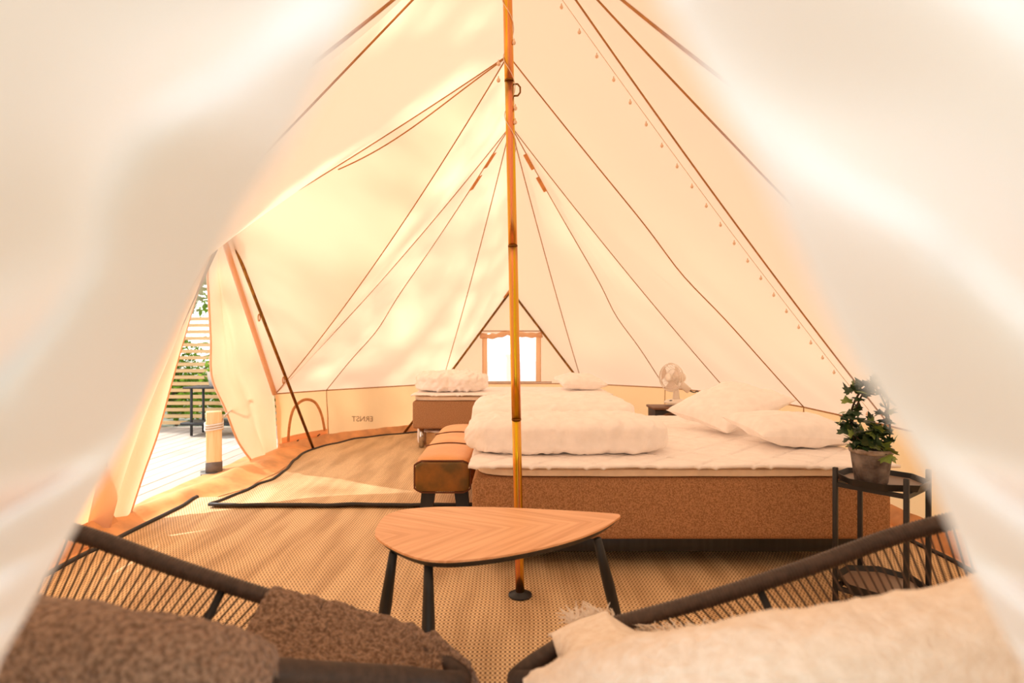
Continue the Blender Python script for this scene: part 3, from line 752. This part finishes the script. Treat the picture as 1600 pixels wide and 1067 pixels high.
# ------------------------------------------------------------------ leather bench
bn = thing('leather_bench', (-0.37, 3.65, 0), 'long tan leather bench with splayed legs at the foot of the near bed', 'bench')
bx0, bx1, by0, by1, bz0, bz1 = -0.515, -0.215, 3.02, 4.30, 0.305, 0.475
body = superbox(((bx0 + bx1) / 2, (by0 + by1) / 2, (bz0 + bz1) / 2), (bx1 - bx0, by1 - by0, bz1 - bz0), 9, 26, 0.003, (5, 5, 5))
for p in body[0]:
    if p.z > 0.40: p.z += 0.022 * (1 - ((p.x - (bx0 + bx1) / 2) / 0.15) ** 2) * (1 - 0.35 * max(0, math.cos((p.y - by0) / (by1 - by0) * 6 * PI)) ** 12)
obj('seat', body, M['leather'], bn)
cxm, czm = (bx0 + bx1) / 2, (bz0 + bz1) / 2
endp = superbox((cxm, by0 + 0.006, czm), (0.285, 0.03, 0.155), 7, 10)
obj('end_panel', endp, M['leather_end'], bn)
ring = [V((cxm + 0.147 * max(-1, min(1, 1.25 * math.cos(a))), by0 + 0.004, czm + 0.083 * max(-1, min(1, 1.25 * math.sin(a))))) for a in [2 * PI * k / 40 for k in range(40)]]
obj('piping', tube(ring, 0.005, 6, closed=True), M['piping'], bn)
for yy in (3.45, 3.87):
    obj('piping', tube([V((bx0 + (bx1 - bx0) * k / 12 , yy, bz1 + 0.020 * (1 - (2 * k / 12 - 1) ** 2) - 0.001)) for k in range(13)], 0.004, 6), M['piping'], bn)
for x, sx in ((cxm - 0.085, -1), (cxm + 0.085, 1)):
    for y, sy in ((by0 + 0.13, -1), (by1 - 0.13, 1)):
        a, b = V((x, y, bz0 + 0.01)), V((x + sx * 0.035, y + sy * 0.05, 0.028))
        t_ = xf(box((0, 0, 0), (0.075, 0.05, 1)), Matrix.Identity(4))
        vv = [(a if p.z > 0 else b) + V((p.x, p.y, 0)) * (1 if p.z > 0 else .75) for p in t_[0]]
        obj('leg', (vv, t_[1]), M['blackwood'], bn, smooth=False)

# ------------------------------------------------------------------ beds
def soft_box(c, s, bev, seg, amp, fr):
    v, f = superbox(c, s, 14, 30, amp, fr); return v, f
def bed(name, x0, x1, y0, y1, zb, zt, label, legm, leg_spots, ov):
    b = thing(name, ((x0 + x1) / 2, (y0 + y1) / 2, 0), label, 'bed'); c = ((x0 + x1) / 2, (y0 + y1) / 2)
    obj('bed_base', rbox((c[0], c[1], (zb + zt) / 2), (x1 - x0, y1 - y0, zt - zb), 0.03, 4), M['bedcloth'], b)
    obj('under_bed_shade', rbox((c[0], c[1], zb - 0.035), (x1 - x0 - 0.12, y1 - y0 - 0.12, 0.08), 0.004, 1), M['blackwood'], b) if legm is M['black'] else None  # black slab added under the near bed to stand in for its shadow
    obj('topper', superbox((c[0], c[1], zt + 0.022), (x1 - x0 - 0.02, y1 - y0 - 0.01, 0.042), 12, 34, 0.004, (3, 3, 3)), M['topper'], b)
    def pad(s, t):
        x = x0 - ov + (x1 - x0 + 2 * ov) * s; y = y0 - 0.03 + (y1 - y0 + 0.06) * t
        z = zt + 0.072 + 0.006 * mnoise.noise(V((x * 3, y * 3, 1))) 
        q1, q2 = (x + y) / 0.26, (x - y) / 0.26
        z -= 0.010 * (max(0, math.cos(q1 * 2 * PI)) ** 60 + max(0, math.cos(q2 * 2 * PI)) ** 60)
        e = min(s, 1 - s) * (x1 - x0); g = min(t, 1 - t) * (y1 - y0)
        z -= 0.008 * math.exp(-min(e, g) / 0.02) + 0.006 * mnoise.noise(V((x * 6, y * 6, 4))) * math.exp(-min(e, g) / 0.05)
        return V((x, y, z))
    top = grid(pad, 150, 130); bot = [p - V((0, 0, 0.012)) for p in top[0]]
    n = len(top[0]); W_ = 131; f = list(top[1]) + [tuple(i + n for i in q[::-1]) for q in top[1]]
    for i in range(150): f += [(i * W_, i * W_ + n, (i + 1) * W_ + n, (i + 1) * W_), (i * W_ + 130, (i + 1) * W_ + 130, (i + 1) * W_ + 130 + n, i * W_ + 130 + n)]
    for j in range(130): f += [(j, j + 1, j + 1 + n, j + n), (150 * W_ + j, 150 * W_ + j + n, 150 * W_ + j + 1 + n, 150 * W_ + j + 1)]
    obj('mattress_pad', (list(top[0]) + bot, f), M['sheet'], b)
    for x, y in leg_spots:
        obj('leg', tube([V((x, y, 0.028)), V((x, y, zb + 0.01))], 0.026, 14), legm, b)
    return b
bed('double_bed', -0.19, 1.80, 2.72, 4.50, 0.160, 0.455, 'wide near bed with brown woven base and white quilted pad', M['black'],
    [(x, y) for x in (-0.05, 0.8, 1.65) for y in (3.0, 4.3)], 0.015)
bed('single_bed', -1.0, 1.0, 5.77, 6.67, 0.222, 0.505, 'single bed with brown base standing under the rear window', M['chrome'],
    [(x, y) for x in (-0.92, 0.92) for y in (5.85, 6.58)], 0.01)

tag(obj('duvet', superbox((0.285, 3.15, 0.612), (1.06, 0.60, 0.175), 4.2, 64, 0.014, (14, 4, 5), crease=0.45), M['sheet'], origin=(0.285, 3.17, 0.53)), 'thick white rolled duvet at the front of the near bed', 'duvet', 'white duvets on the beds')
tag(obj('duvet', superbox((0.27, 3.92, 0.622), (1.04, 0.86, 0.20), 4.6, 50, 0.020, (7, 6, 5), crease=0.4), M['sheet'], origin=(0.27, 3.93, 0.53)), 'white folded duvet at the back of the near bed, behind the rolled one', 'duvet', 'white duvets on the beds')
dv = superbox((-0.64, 6.14, 0.678), (0.74, 0.62, 0.2), 3.2, 60, 0.030, (8, 7, 14), crease=0.5)
tag(obj('duvet', dv, M['sheet'], origin=(-0.64, 6.14, 0.57)), 'crumpled white duvet folded on the left end of the single bed', 'duvet', 'white duvets on the beds')
def euler(x, y, z): return Matrix.Rotation(z, 4, 'Z') @ Matrix.Rotation(y, 4, 'Y') @ Matrix.Rotation(x, 4, 'X')
m1 = Matrix.Translation((1.57, 3.22, 0.615)) @ euler(0.10, 0.06, 0.12)
tag(obj('pillow', pillow(m1, 0.62, 0.46, 0.17, 2), M['sheet'], origin=(1.56, 3.22, 0.53)), 'white pillow lying flat at the front corner of the near bed', 'pillow', 'white pillows on the beds')
m2 = Matrix.Translation((1.42, 3.76, 0.685)) @ euler(0.165, -0.279, 0.444)
tag(obj('pillow', pillow(m2, 0.62, 0.52, 0.19, 5), M['sheet'], origin=(1.42, 3.76, 0.53)), 'white pillow propped up at an angle behind the flat pillow', 'pillow', 'white pillows on the beds')
m3 = Matrix.Translation((0.74, 6.28, 0.665)) @ euler(0.10, 0.04, 0.2)
tag(obj('pillow', pillow(m3, 0.50, 0.42, 0.17, 9), M['sheet'], origin=(0.74, 6.28, 0.57)), 'white pillow on the right end of the single bed', 'pillow', 'white pillows on the beds')

# things pushed under the single bed
cr = thing('wooden_crate', (-0.66, 6.05, 0), 'pale wooden crate pushed under the single bed', 'crate')
obj('crate_bottom', rbox((-0.62, 6.1, 0.035), (0.5, 0.35, 0.012), 0.003, 1), M['crate'], cr)
for y in (5.92, 6.28): obj('side_board', rbox((-0.62, y, 0.095), (0.52, 0.014, 0.13), 0.003, 1), M['crate'], cr)
for x in (-0.87, -0.37): obj('end_board', rbox((x, 6.1, 0.095), (0.014, 0.35, 0.13), 0.003, 1), M['crate'], cr)
tag(obj('blanket', superbox((-0.70, 6.05, 0.177), (0.5, 0.34, 0.032), 3, 24, 0.010, (14, 14, 14)), M['sheet'], origin=(-0.70, 6.05, 0.16)), 'white cloth bundled on the crate under the single bed', 'blanket')
tag(obj('sack', superbox((-0.955, 6.1, 0.12), (0.09, 0.3, 0.19), 2.6, 20, 0.012, (10, 10, 10)), M['sheet'], origin=(-0.955, 6.1, 0.03)), 'limp white bag by the chrome leg of the single bed', 'bag')

# ------------------------------------------------------------------ dark cabinet, fan, adapter
cb = thing('cabinet', (1.36, 4.88, 0), 'small dark cabinet with an arched front in the corner behind the near bed', 'cabinet')
obj('body', rbox((1.37, 4.88, 0.275), (0.38, 0.24, 0.53), 0.008), M['darkcab'], cb)
obj('top', rbox((1.37, 4.87, 0.566), (0.45, 0.31, 0.03), 0.008, 2), M['darkcab'], cb)
obj('moulding', rbox((1.37, 4.87, 0.545), (0.41, 0.27, 0.02), 0.005, 2), M['archwood'], cb)
ar = [V((1.33 + 0.15 * math.cos(a), 4.755, 0.36 + 0.145 * math.sin(a))) for a in [PI * k / 20 for k in range(21)]]
obj('arch_frame', tube([V((1.48, 4.755, 0.06))] + ar + [V((1.18, 4.755, 0.06))], 0.012, 8), M['archwood'], cb)
obj('glass', prism([(0, 0)] * 0 + [(1.33 + 0.14 * math.cos(a), 0.36 + 0.135 * math.sin(a)) for a in [PI * k / 16 for k in range(17)]] + [(1.19, 0.06), (1.47, 0.06)], 0, 0.006), M['darkglass'], cb, smooth=False)
g = cb.children[-1]
for vtx in g.data.vertices:
    w = vtx.co + V(cb.location); vtx.co = V((w.x, 4.752 + w.z, w.y)) - V(cb.location)
fan = thing('desk_fan', (1.37, 4.86, 0.582), 'white desk fan with round wire guard on the dark cabinet', 'fan')
fb = V((1.385, 4.86, 0.582))
obj('base', lathe(fb, [(0.098, 0), (0.10, 0.008), (0.085, 0.022), (0.04, 0.034), (0.0, 0.036)], 32), M['white'], fan)
obj('neck', tube([fb + V((0, 0, 0.02)), fb + V((0, 0, 0.17))], lambda q: 0.030 - 0.010 * q, 16), M['white'], fan)
ax = V((-0.80, -0.60, 0.04)).normalized(); hub = fb + V((-0.0, 0, 0.215))
obj('motor', lathe(hub + ax * -0.06, [(0.02, -0.035), (0.040, -0.02), (0.046, 0.0), (0.046, 0.06), (0.03, 0.085), (0.0, 0.087)], 24, ax), M['white'], fan)
fc = hub + ax * 0.07
qx = ax.cross(V((0, 0, 1))).normalized(); qy = qx.cross(ax).normalized(); RG = 0.118
gd = []
for dz, rr in ((0.028, RG * .75), (0.018, RG * .92), (0.0, RG), (-0.02, RG * .96), (-0.035, RG * .6)):
    gd.append(tube([fc + ax * dz + (qx * math.cos(a) + qy * math.sin(a)) * rr for a in [2 * PI * k / 32 for k in range(32)]], 0.0022 if rr < RG else .004, 5, closed=True))
for k in range(28):
    a = 2 * PI * k / 28; d = qx * math.cos(a) + qy * math.sin(a)
    gd.append(tube([fc + ax * 0.034 + d * 0.03, fc + ax * 0.028 + d * RG * .75, fc + d * RG, fc - ax * .035 + d * RG * .6, fc - ax * .04 + d * .03], 0.0011, 4))
obj('guard', join(*gd), M['white'], fan)
obj('badge', lathe(fc + ax * 0.034, [(0.034, -0.004), (0.034, 0.003), (0.02, 0.006), (0, 0.006)], 20, ax), M['white'], fan.children[-1])
for k in range(3):
    a0 = 2 * PI * k / 3 + 0.4
    def bl_(s, t, a0=a0):
        a = a0 + (t - .5) * 1.25 * (0.6 + .4 * s); r_ = 0.02 + s * 0.085
        return fc + (qx * math.cos(a) + qy * math.sin(a)) * r_ + ax * (0.022 * (t - .5) * 1.2)
    obj('blade', grid(bl_, 8, 8), M['clear'], fan)
obj('button', rbox(fb + V((-0.06, -0.055, 0.026)), (0.022, 0.012, 0.006), 0.002, 1), M['black'], fan)
ad = thing('power_adapter', (1.73, 5.6, 0.66), 'white plug box and cable hanging on the canvas beside the fan', 'adapter')
apn = px(1070, 605, 5.55)
obj('case', xf(rbox((0, 0, 0), (0.11, 0.045, 0.06), 0.008), Matrix.Translation(apn) @ euler(0, 0.7, 0)), M['white'], ad)
obj('cable', tube(spline([apn + V((.04, 0, -.03)), apn + V((.09, 0, -.05)), apn + V((.13, .02, -.04)), apn + V((.15, .05, -.10)), apn + V((.14, .05, -.3))], 20), 0.006, 6), M['black'], ad)

# ------------------------------------------------------------------ side table and ivy
st = thing('tray_table', (1.53, 2.385, 0), 'black two tier tray table standing beside the near bed', 'side table')
SC = V((1.53, 2.385, 0)); sA = V((0.16, -0.20, 0)).normalized(); sB = V((0.20, 0.16, 0)).normalized()
hs = 0.128
for a, b in ((-1, -1), (1, -1), (-1, 1), (1, 1)):
    p = SC + sA * hs * a + sB * hs * b
    ht = 0.575 if b < 0 or a > 0 else 0.53
    obj('leg', rbox(p + V((0, 0, ht / 2 + 0.008)), (0.018, 0.018, ht - 0.016), 0.002, 1, math.atan2(sA.y, sA.x)), M['black'], st)
fram = []
for zz in (0.505, 0.075):
    for a, b, c, d in ((-1, -1, 1, -1), (1, -1, 1, 1), (1, 1, -1, 1), (-1, 1, -1, -1)):
        p, q = SC + sA * hs * a + sB * hs * b, SC + sA * hs * c + sB * hs * d
        fram.append(box((p + q) / 2 + V((0, 0, zz)), ((q - p).length, 0.012, 0.018), math.atan2((q - p).y, (q - p).x)))
for q in fram: obj('rail', q, M['black'], st, smooth=False)
def octo(r, z): return [SC + V((r * math.cos(a), r * math.sin(a), z)) for a in [PI / 8 + k * PI / 4 + math.atan2(sA.y, sA.x) for k in range(8)]]
for z in (0.515, 0.085):
    o_, i_, b_ = octo(0.168, z + 0.028), octo(0.163, z + 0.028), octo(0.153, z + 0.006); u_ = octo(0.157, z)
    v = o_ + i_ + b_ + u_; f = []
    for k in range(8):
        n_ = (k + 1) % 8
        f += [(k, n_, 8 + n_, 8 + k), (8 + k, 8 + n_, 16 + n_, 16 + k), (24 + k, 24 + n_, n_, k)]
    f.append(tuple(24 + k for k in range(8))[::-1])
    tr_ = obj('tray', (v, f), M['black'], st, smooth=False)
    obj('tray_face', prism([(p.x, p.y) for p in octo(0.151, 0)], z + 0.003, z + 0.008), M['tray'], tr_, smooth=False)
pc = px(1361, 738, 2.37); pc = V((pc.x, 2.37, 0.524))
pp = thing('potted_ivy', pc, 'dark leaved ivy on a wire ring in a weathered clay pot on the tray table', 'plant')
obj('pot', lathe(pc, [(0.056, 0.0), (0.060, 0.004), (0.076, 0.125), (0.070, 0.125), (0.066, 0.105), (0.0, 0.105)], 32), M['pot'], pp); pot_ = pp.children[-1]
obj('pot_rim', lathe(pc, [(0.0755, 0.118), (0.079, 0.121), (0.083, 0.134), (0.0815, 0.139), (0.077, 0.139), (0.073, 0.125), (0.0730, 0.118)], 32), M['potrim'], pot_)
obj('soil', lathe(pc, [(0.07, 0.108), (0.072, 0.126), (0.0, 0.132)], 20), M['soil'], pot_)
hoop = [pc + V((0.075 * math.cos(a) , 0.02 * math.sin(a * 2), 0.255 + 0.135 * math.sin(a))) for a in [-PI / 2 + 2 * PI * k / 30 for k in range(30)]]
obj('wire_ring', tube(hoop, 0.0035, 6, closed=True), M['twig'], pp)
stem = spline([pc + V((0.01, 0, .12)), pc + V((-.06, -.01, .18)), pc + V((-.085, .0, .26)), pc + V((-.05, 0, .36)), pc + V((0.02, .0, .40)), pc + V((.07, 0, .33)), pc + V((.05, 0, .2))], 30)
obj('stem', tube(stem, 0.004, 6), M['twig'], pp)
def leaf_shape():
    pts = [(0, 0), (.28, -.12), (.62, -.02), (.46, .18), (.62, .48), (.30, .48), (0, 1.05), (-.30, .48), (-.62, .48), (-.46, .18), (-.62, -.02), (-.28, -.12)]
    v = [V((0, .3, .05))] + [V((x, y, -.14 * abs(x) - .10 * y * y)) for x, y in pts]
    return v, [(0, 1 + k, 1 + (k + 1) % 12) for k in range(12)]
lm = []
for m in (M['leaf'], M['leaf2']):
    lv, lf = leaf_shape(); o = obj('leaf', ([p * 0.042 + pc for p in lv], lf), m, pp, smooth=False); lm.append(o)
first = [True, True]
for k in range(170):
    if k < 95:
        q = stem[rnd.randrange(3, 31)] + V((rnd.gauss(0, .018), rnd.gauss(0, .022), rnd.gauss(0, .016))); src = 0 if rnd.random() < .85 else 1
    else:
        a = rnd.uniform(0, 6.28); r_ = rnd.uniform(0.0, .085); q = pc + V((r_ * math.cos(a), r_ * math.sin(a), rnd.uniform(.145, .245) - r_ * .5)); src = 1 if rnd.random() < .5 else 0
    o = lm[src] if first[src] else inst(lm[src], pp, (0, 0, 0)); first[src] = False
    o.location = q - pc; o.rotation_euler = (rnd.uniform(-.6, 1.5), rnd.uniform(-.7, .7), rnd.uniform(0, 6.28)); s_ = rnd.uniform(.7, 1.25); o.scale = (s_, s_, s_)

# ------------------------------------------------------------------ the two cord chairs
HOOP = [(-0.10, 1.15, 0.43), (-0.18, 1.235, 0.438), (-0.281, 1.273, 0.4635), (-0.505, 1.244, 0.541), (-0.72, 1.235, 0.615), (-0.933, 1.234, 0.69), (-1.10, 1.17, 0.755),
        (-1.17, 1.0, 0.80), (-1.05, 0.80, 0.79), (-0.80, 0.71, 0.75), (-0.55, 0.72, 0.70), (-0.37, 0.78, 0.655), (-0.29, 0.90, 0.58), (-0.20, 1.03, 0.50), (-0.13, 1.10, 0.452)]
def chair(mx, label):
    T = (lambda p: V((-0.09 - p[0], p[1], p[2]))) if mx else (lambda p: V(p))
    c = thing('cord_chair', T((-0.72, 1.0, 0)), label, 'chair', 'two cord hoop chairs facing each other')
    hp = [T(p) for p in HOOP]
    dense = spline(hp, 1400, closed=True)
    ridge = tube(dense, 0.0175, 10, closed=True)
    k = 0
    for i in range(1400):
        sc = 1.0 + (0.09 if i % 3 == 0 else -0.05)
        for j in range(10):
            ridge[0][i * 10 + j] = dense[i] + (ridge[0][i * 10 + j] - dense[i]) * sc
    obj('rim', ridge, M['rim'], c)
    n = 190
    for i in range(n):
        t = i / n; w = t
        p = dense[int(w * 1400)]
        fpos = max(0.0, min(1.0, (abs(p.x - T((-0.1, 0, 0)).x)) / 1.05))
        hubp = T((-0.66 - 0.40 * fpos, 0.985 + 0.03 * (1 if p.y > 1 else -1), 0.27 + 0.10 * fpos ** 2))
        mid = p.lerp(hubp, 0.5) + V((0, 0, -0.025))
        a = (p - hubp).normalized()
        obj('cord', tube([p + V((0, 0, 0.015)), p - a * 0.02, mid, hubp], 0.0021, 5), M['string'], c)
    hc = T((-0.86, 0.985, 0.30))
    obj('hub_ring', tube([hc + V((0.21 * math.cos(a), 0.035 * math.sin(a), -0.01 + 0.04 * (math.cos(a) * (1 if mx else -1)))) for a in [2 * PI * k / 32 for k in range(32)]], 0.010, 8, closed=True), M['black'], c)
    for a, b in (((-0.70, 1.00, 0.295), (-0.45, 1.16, 0.018)), ((-1.04, 1.00, 0.295), (-1.18, 1.16, 0.018)), ((-0.70, 0.97, 0.295), (-0.45, 0.80, 0.018)), ((-1.04, 0.97, 0.295), (-1.18, 0.80, 0.018))):
        obj('leg', tube([T(a), T(b)], 0.010, 8), M['black'], c)
    obj('floor_ring', tube([T(p) for p in ((-0.45, 1.16, 0.022), (-1.18, 1.16, 0.022), (-1.18, 0.80, 0.022), (-0.45, 0.80, 0.022))], 0.010, 8, closed=True), M['black'], c)
    obj('cross_bar', tube([T((-0.62, 1.235, 0.57)), T((-0.70, 1.10, 0.33)), T((-0.74, 0.985, 0.265))], 0.009, 8), M['black'], c)
    return c, dense, T
lc, lden, LT = chair(False, 'dark cord hoop chair on the left holding a brown throw')
rc, rden, RT = chair(True, 'dark cord hoop chair on the right holding a cream throw')

def fuzzy(p, amp, fr, seed):
    return p + V((0, 0, 1)) * amp * mnoise.noise(p * fr + V((seed, 0, 0))) + V((1, 0.4, 0)) * amp * .5 * mnoise.noise(p * fr * 1.3 + V((0, seed, 3)))

def thick(shape, nu, nv, th):
    v, f = shape; n = len(v); W_ = nv + 1
    low = [p - V((0, 0, th)) for p in v]
    ff = list(f) + [tuple(i + n for i in q[::-1]) for q in f]
    for i in range(nu): ff += [(i * W_, i * W_ + n, (i + 1) * W_ + n, (i + 1) * W_), (i * W_ + nv, (i + 1) * W_ + nv, (i + 1) * W_ + nv + n, i * W_ + nv + n)]
    for j in range(nv): ff += [(j, j + 1, j + 1 + n, j + n), (nu * W_ + j, nu * W_ + j + n, nu * W_ + j + 1 + n, nu * W_ + j + 1)]
    return list(v) + low, ff

# brown throw: a layer over the seat and a thick fold over the near arm
bt = thing('brown_throw', (-0.4, 1.0, 0.6), 'fuzzy brown wool throw over the seat and arm of the left chair', 'throw')
rimpt = lambda den, k: den[int(round(1400 * (k % 15) / 15)) % 1400]
farl = [rimpt(lden, 3.05 - 2.98 * i / 100) for i in range(101)]
nearl = [rimpt(lden, 11.25 + 3.4 * i / 100) + V((-0.01, 0.035 * (1 - i / 100) + 0.008, -0.018)) for i in range(101)]
def seat_throw(s, t):
    i = int(round(s * 100)); a, b = farl[i], nearl[i]
    a = a + V((0.018 * s ** 3, 0.010, 0.026))
    if t < 0.12: p = a + V((0.02 * s ** 3, 0.030, -0.07)) * ((0.12 - t) / 0.12) ** 1.5
    else:
        q = (t - 0.12) / 0.88; p = a.lerp(b, q) + V((0, 0, -0.10 * math.sin(PI * q ** 1.25) * (1 - 0.8 * s))) + V((-0.07 * math.sin(PI * min(1, q * 1.1)) * (1 - s) ** 2, 0, 0))
    p = p + V((0, 0, 0.012 * math.exp(-((s - .52 - .05 * t) / .05) ** 2) + 0.016 * math.exp(-((s - .72 - .1 * t) / .06) ** 2)))
    return fuzzy(fuzzy(p, 0.006, 28, 1), 0.0035, 110, 2)
obj('seat_layer', thick(grid(seat_throw, 100, 90), 100, 90, 0.012), M['brown_wool'], bt)
ridge_l = spline([(-1.0, 0.74, 0.83), (-0.80, 0.71, 0.805), (-0.59, 0.72, 0.777), (-0.464, 0.72, 0.757), (-0.39, 0.735, 0.735), (-0.345, 0.76, 0.705), (-0.325, 0.785, 0.665)], 100)
def drape(path, hang_far, hang_near, rad, seed):
    def fn(s, t):
        i = int(round(s * 100)); c = path[i]
        a = (t - .5) * 2                      # -1 near side ... 1 far side
        ang = max(-1, min(1, a / 0.45)) * PI / 2
        y = rad * math.sin(ang); z = rad * (math.cos(ang) - 1)
        if abs(a) > 0.45:
            k = (abs(a) - .45) / .55; z -= k * (hang_far if a > 0 else hang_near); y += (0.02 if a > 0 else -0.03) * k
        endf = min(1, (1 - s) * 12) ** .5
        p = c + V((0, y * (0.4 + .6 * endf), z))
        return fuzzy(fuzzy(p, 0.008, 18, seed), 0.0045, 90, seed + 3)
    return fn
obj('arm_fold', thick(grid(drape(ridge_l, 0.10, 0.28, 0.055, 5), 100, 60), 100, 60, 0.02), M['brown_wool'], bt)

# cream throw with a fringe
ctw = thing('cream_throw', (0.4, 1.0, 0.6), 'cream fringed throw spread over the seat and arm of the right chair', 'throw')
fare = [rimpt(rden, 0.95 + 1.1 * i / 55) for i in range(56)]
fare += [p - V((0, 0.012, 0.028)) * min(1.0, i / 8) for i, p in enumerate(spline([fare[-1] + V((.01, 0, 0)), px(1040, 992, 1.19), px(1095, 1000, 1.12), px(1180, 995, 1.06)], 44))]
neare = spline([px(885, 1085, 1.12), px(900, 1085, 1.0), px(930, 1082, 0.97), px(990, 1075, 0.93), px(1050, 1072, 0.9), px(1120, 1060, 0.9), px(1220, 1040, 0.92)], 100)
def seat_cream(s, t):
    i = int(round(s * 100)); a, b = fare[i], neare[i]
    q = max(0.0, (t - 0.1) / 0.9); o = max(0.0, (0.1 - t) / 0.1)
    p = (a + V((0, 0.012, 0.028))).lerp(b, q) + V((-0.006, 0.030, -0.012)) * o + V((0, 0, 0.010 * math.sin(PI * t) + 0.012 * math.exp(-((s - .3) / .1) ** 2) * t))
    return fuzzy(fuzzy(p, 0.006, 14, 11), 0.0012, 120, 12)
sl2 = obj('seat_layer', thick(grid(seat_cream, 100, 60), 100, 60, 0.006), M['cream_wool'], ctw)
fr_ = []
for k in range(260):
    s = rnd.uniform(.30, 1.0); p = seat_cream(s, 0.0); L_ = rnd.uniform(.018, .045)
    d = V((rnd.gauss(-.1, .5), rnd.uniform(.3, 1), rnd.uniform(-.35, .75))).normalized()
    fr_.append(tube([p, p + d * L_ * .5 + V((0, 0, .004)), p + d * L_ + V((rnd.gauss(0, .004), 0, rnd.gauss(-.003, .004)))], lambda q: .0022 * (1 - .6 * q), 4))
tag(obj('fringe', join(*fr_), M['cream_wool'], sl2), kind='stuff')
ridge_r = spline([(0.95, 0.74, 0.89), (0.80, 0.71, 0.86), (0.62, 0.70, 0.822), (0.455, 0.70, 0.785), (0.335, 0.72, 0.757), (0.24, 0.75, 0.722), (0.135, 0.82, 0.665), (0.055, 0.90, 0.585), (0.02, 0.95, 0.54)], 100)
obj('arm_fold', thick(grid(drape(ridge_r, 0.10, 0.34, 0.06, 21), 100, 60), 100, 60, 0.012), M['cream_wool'], ctw)
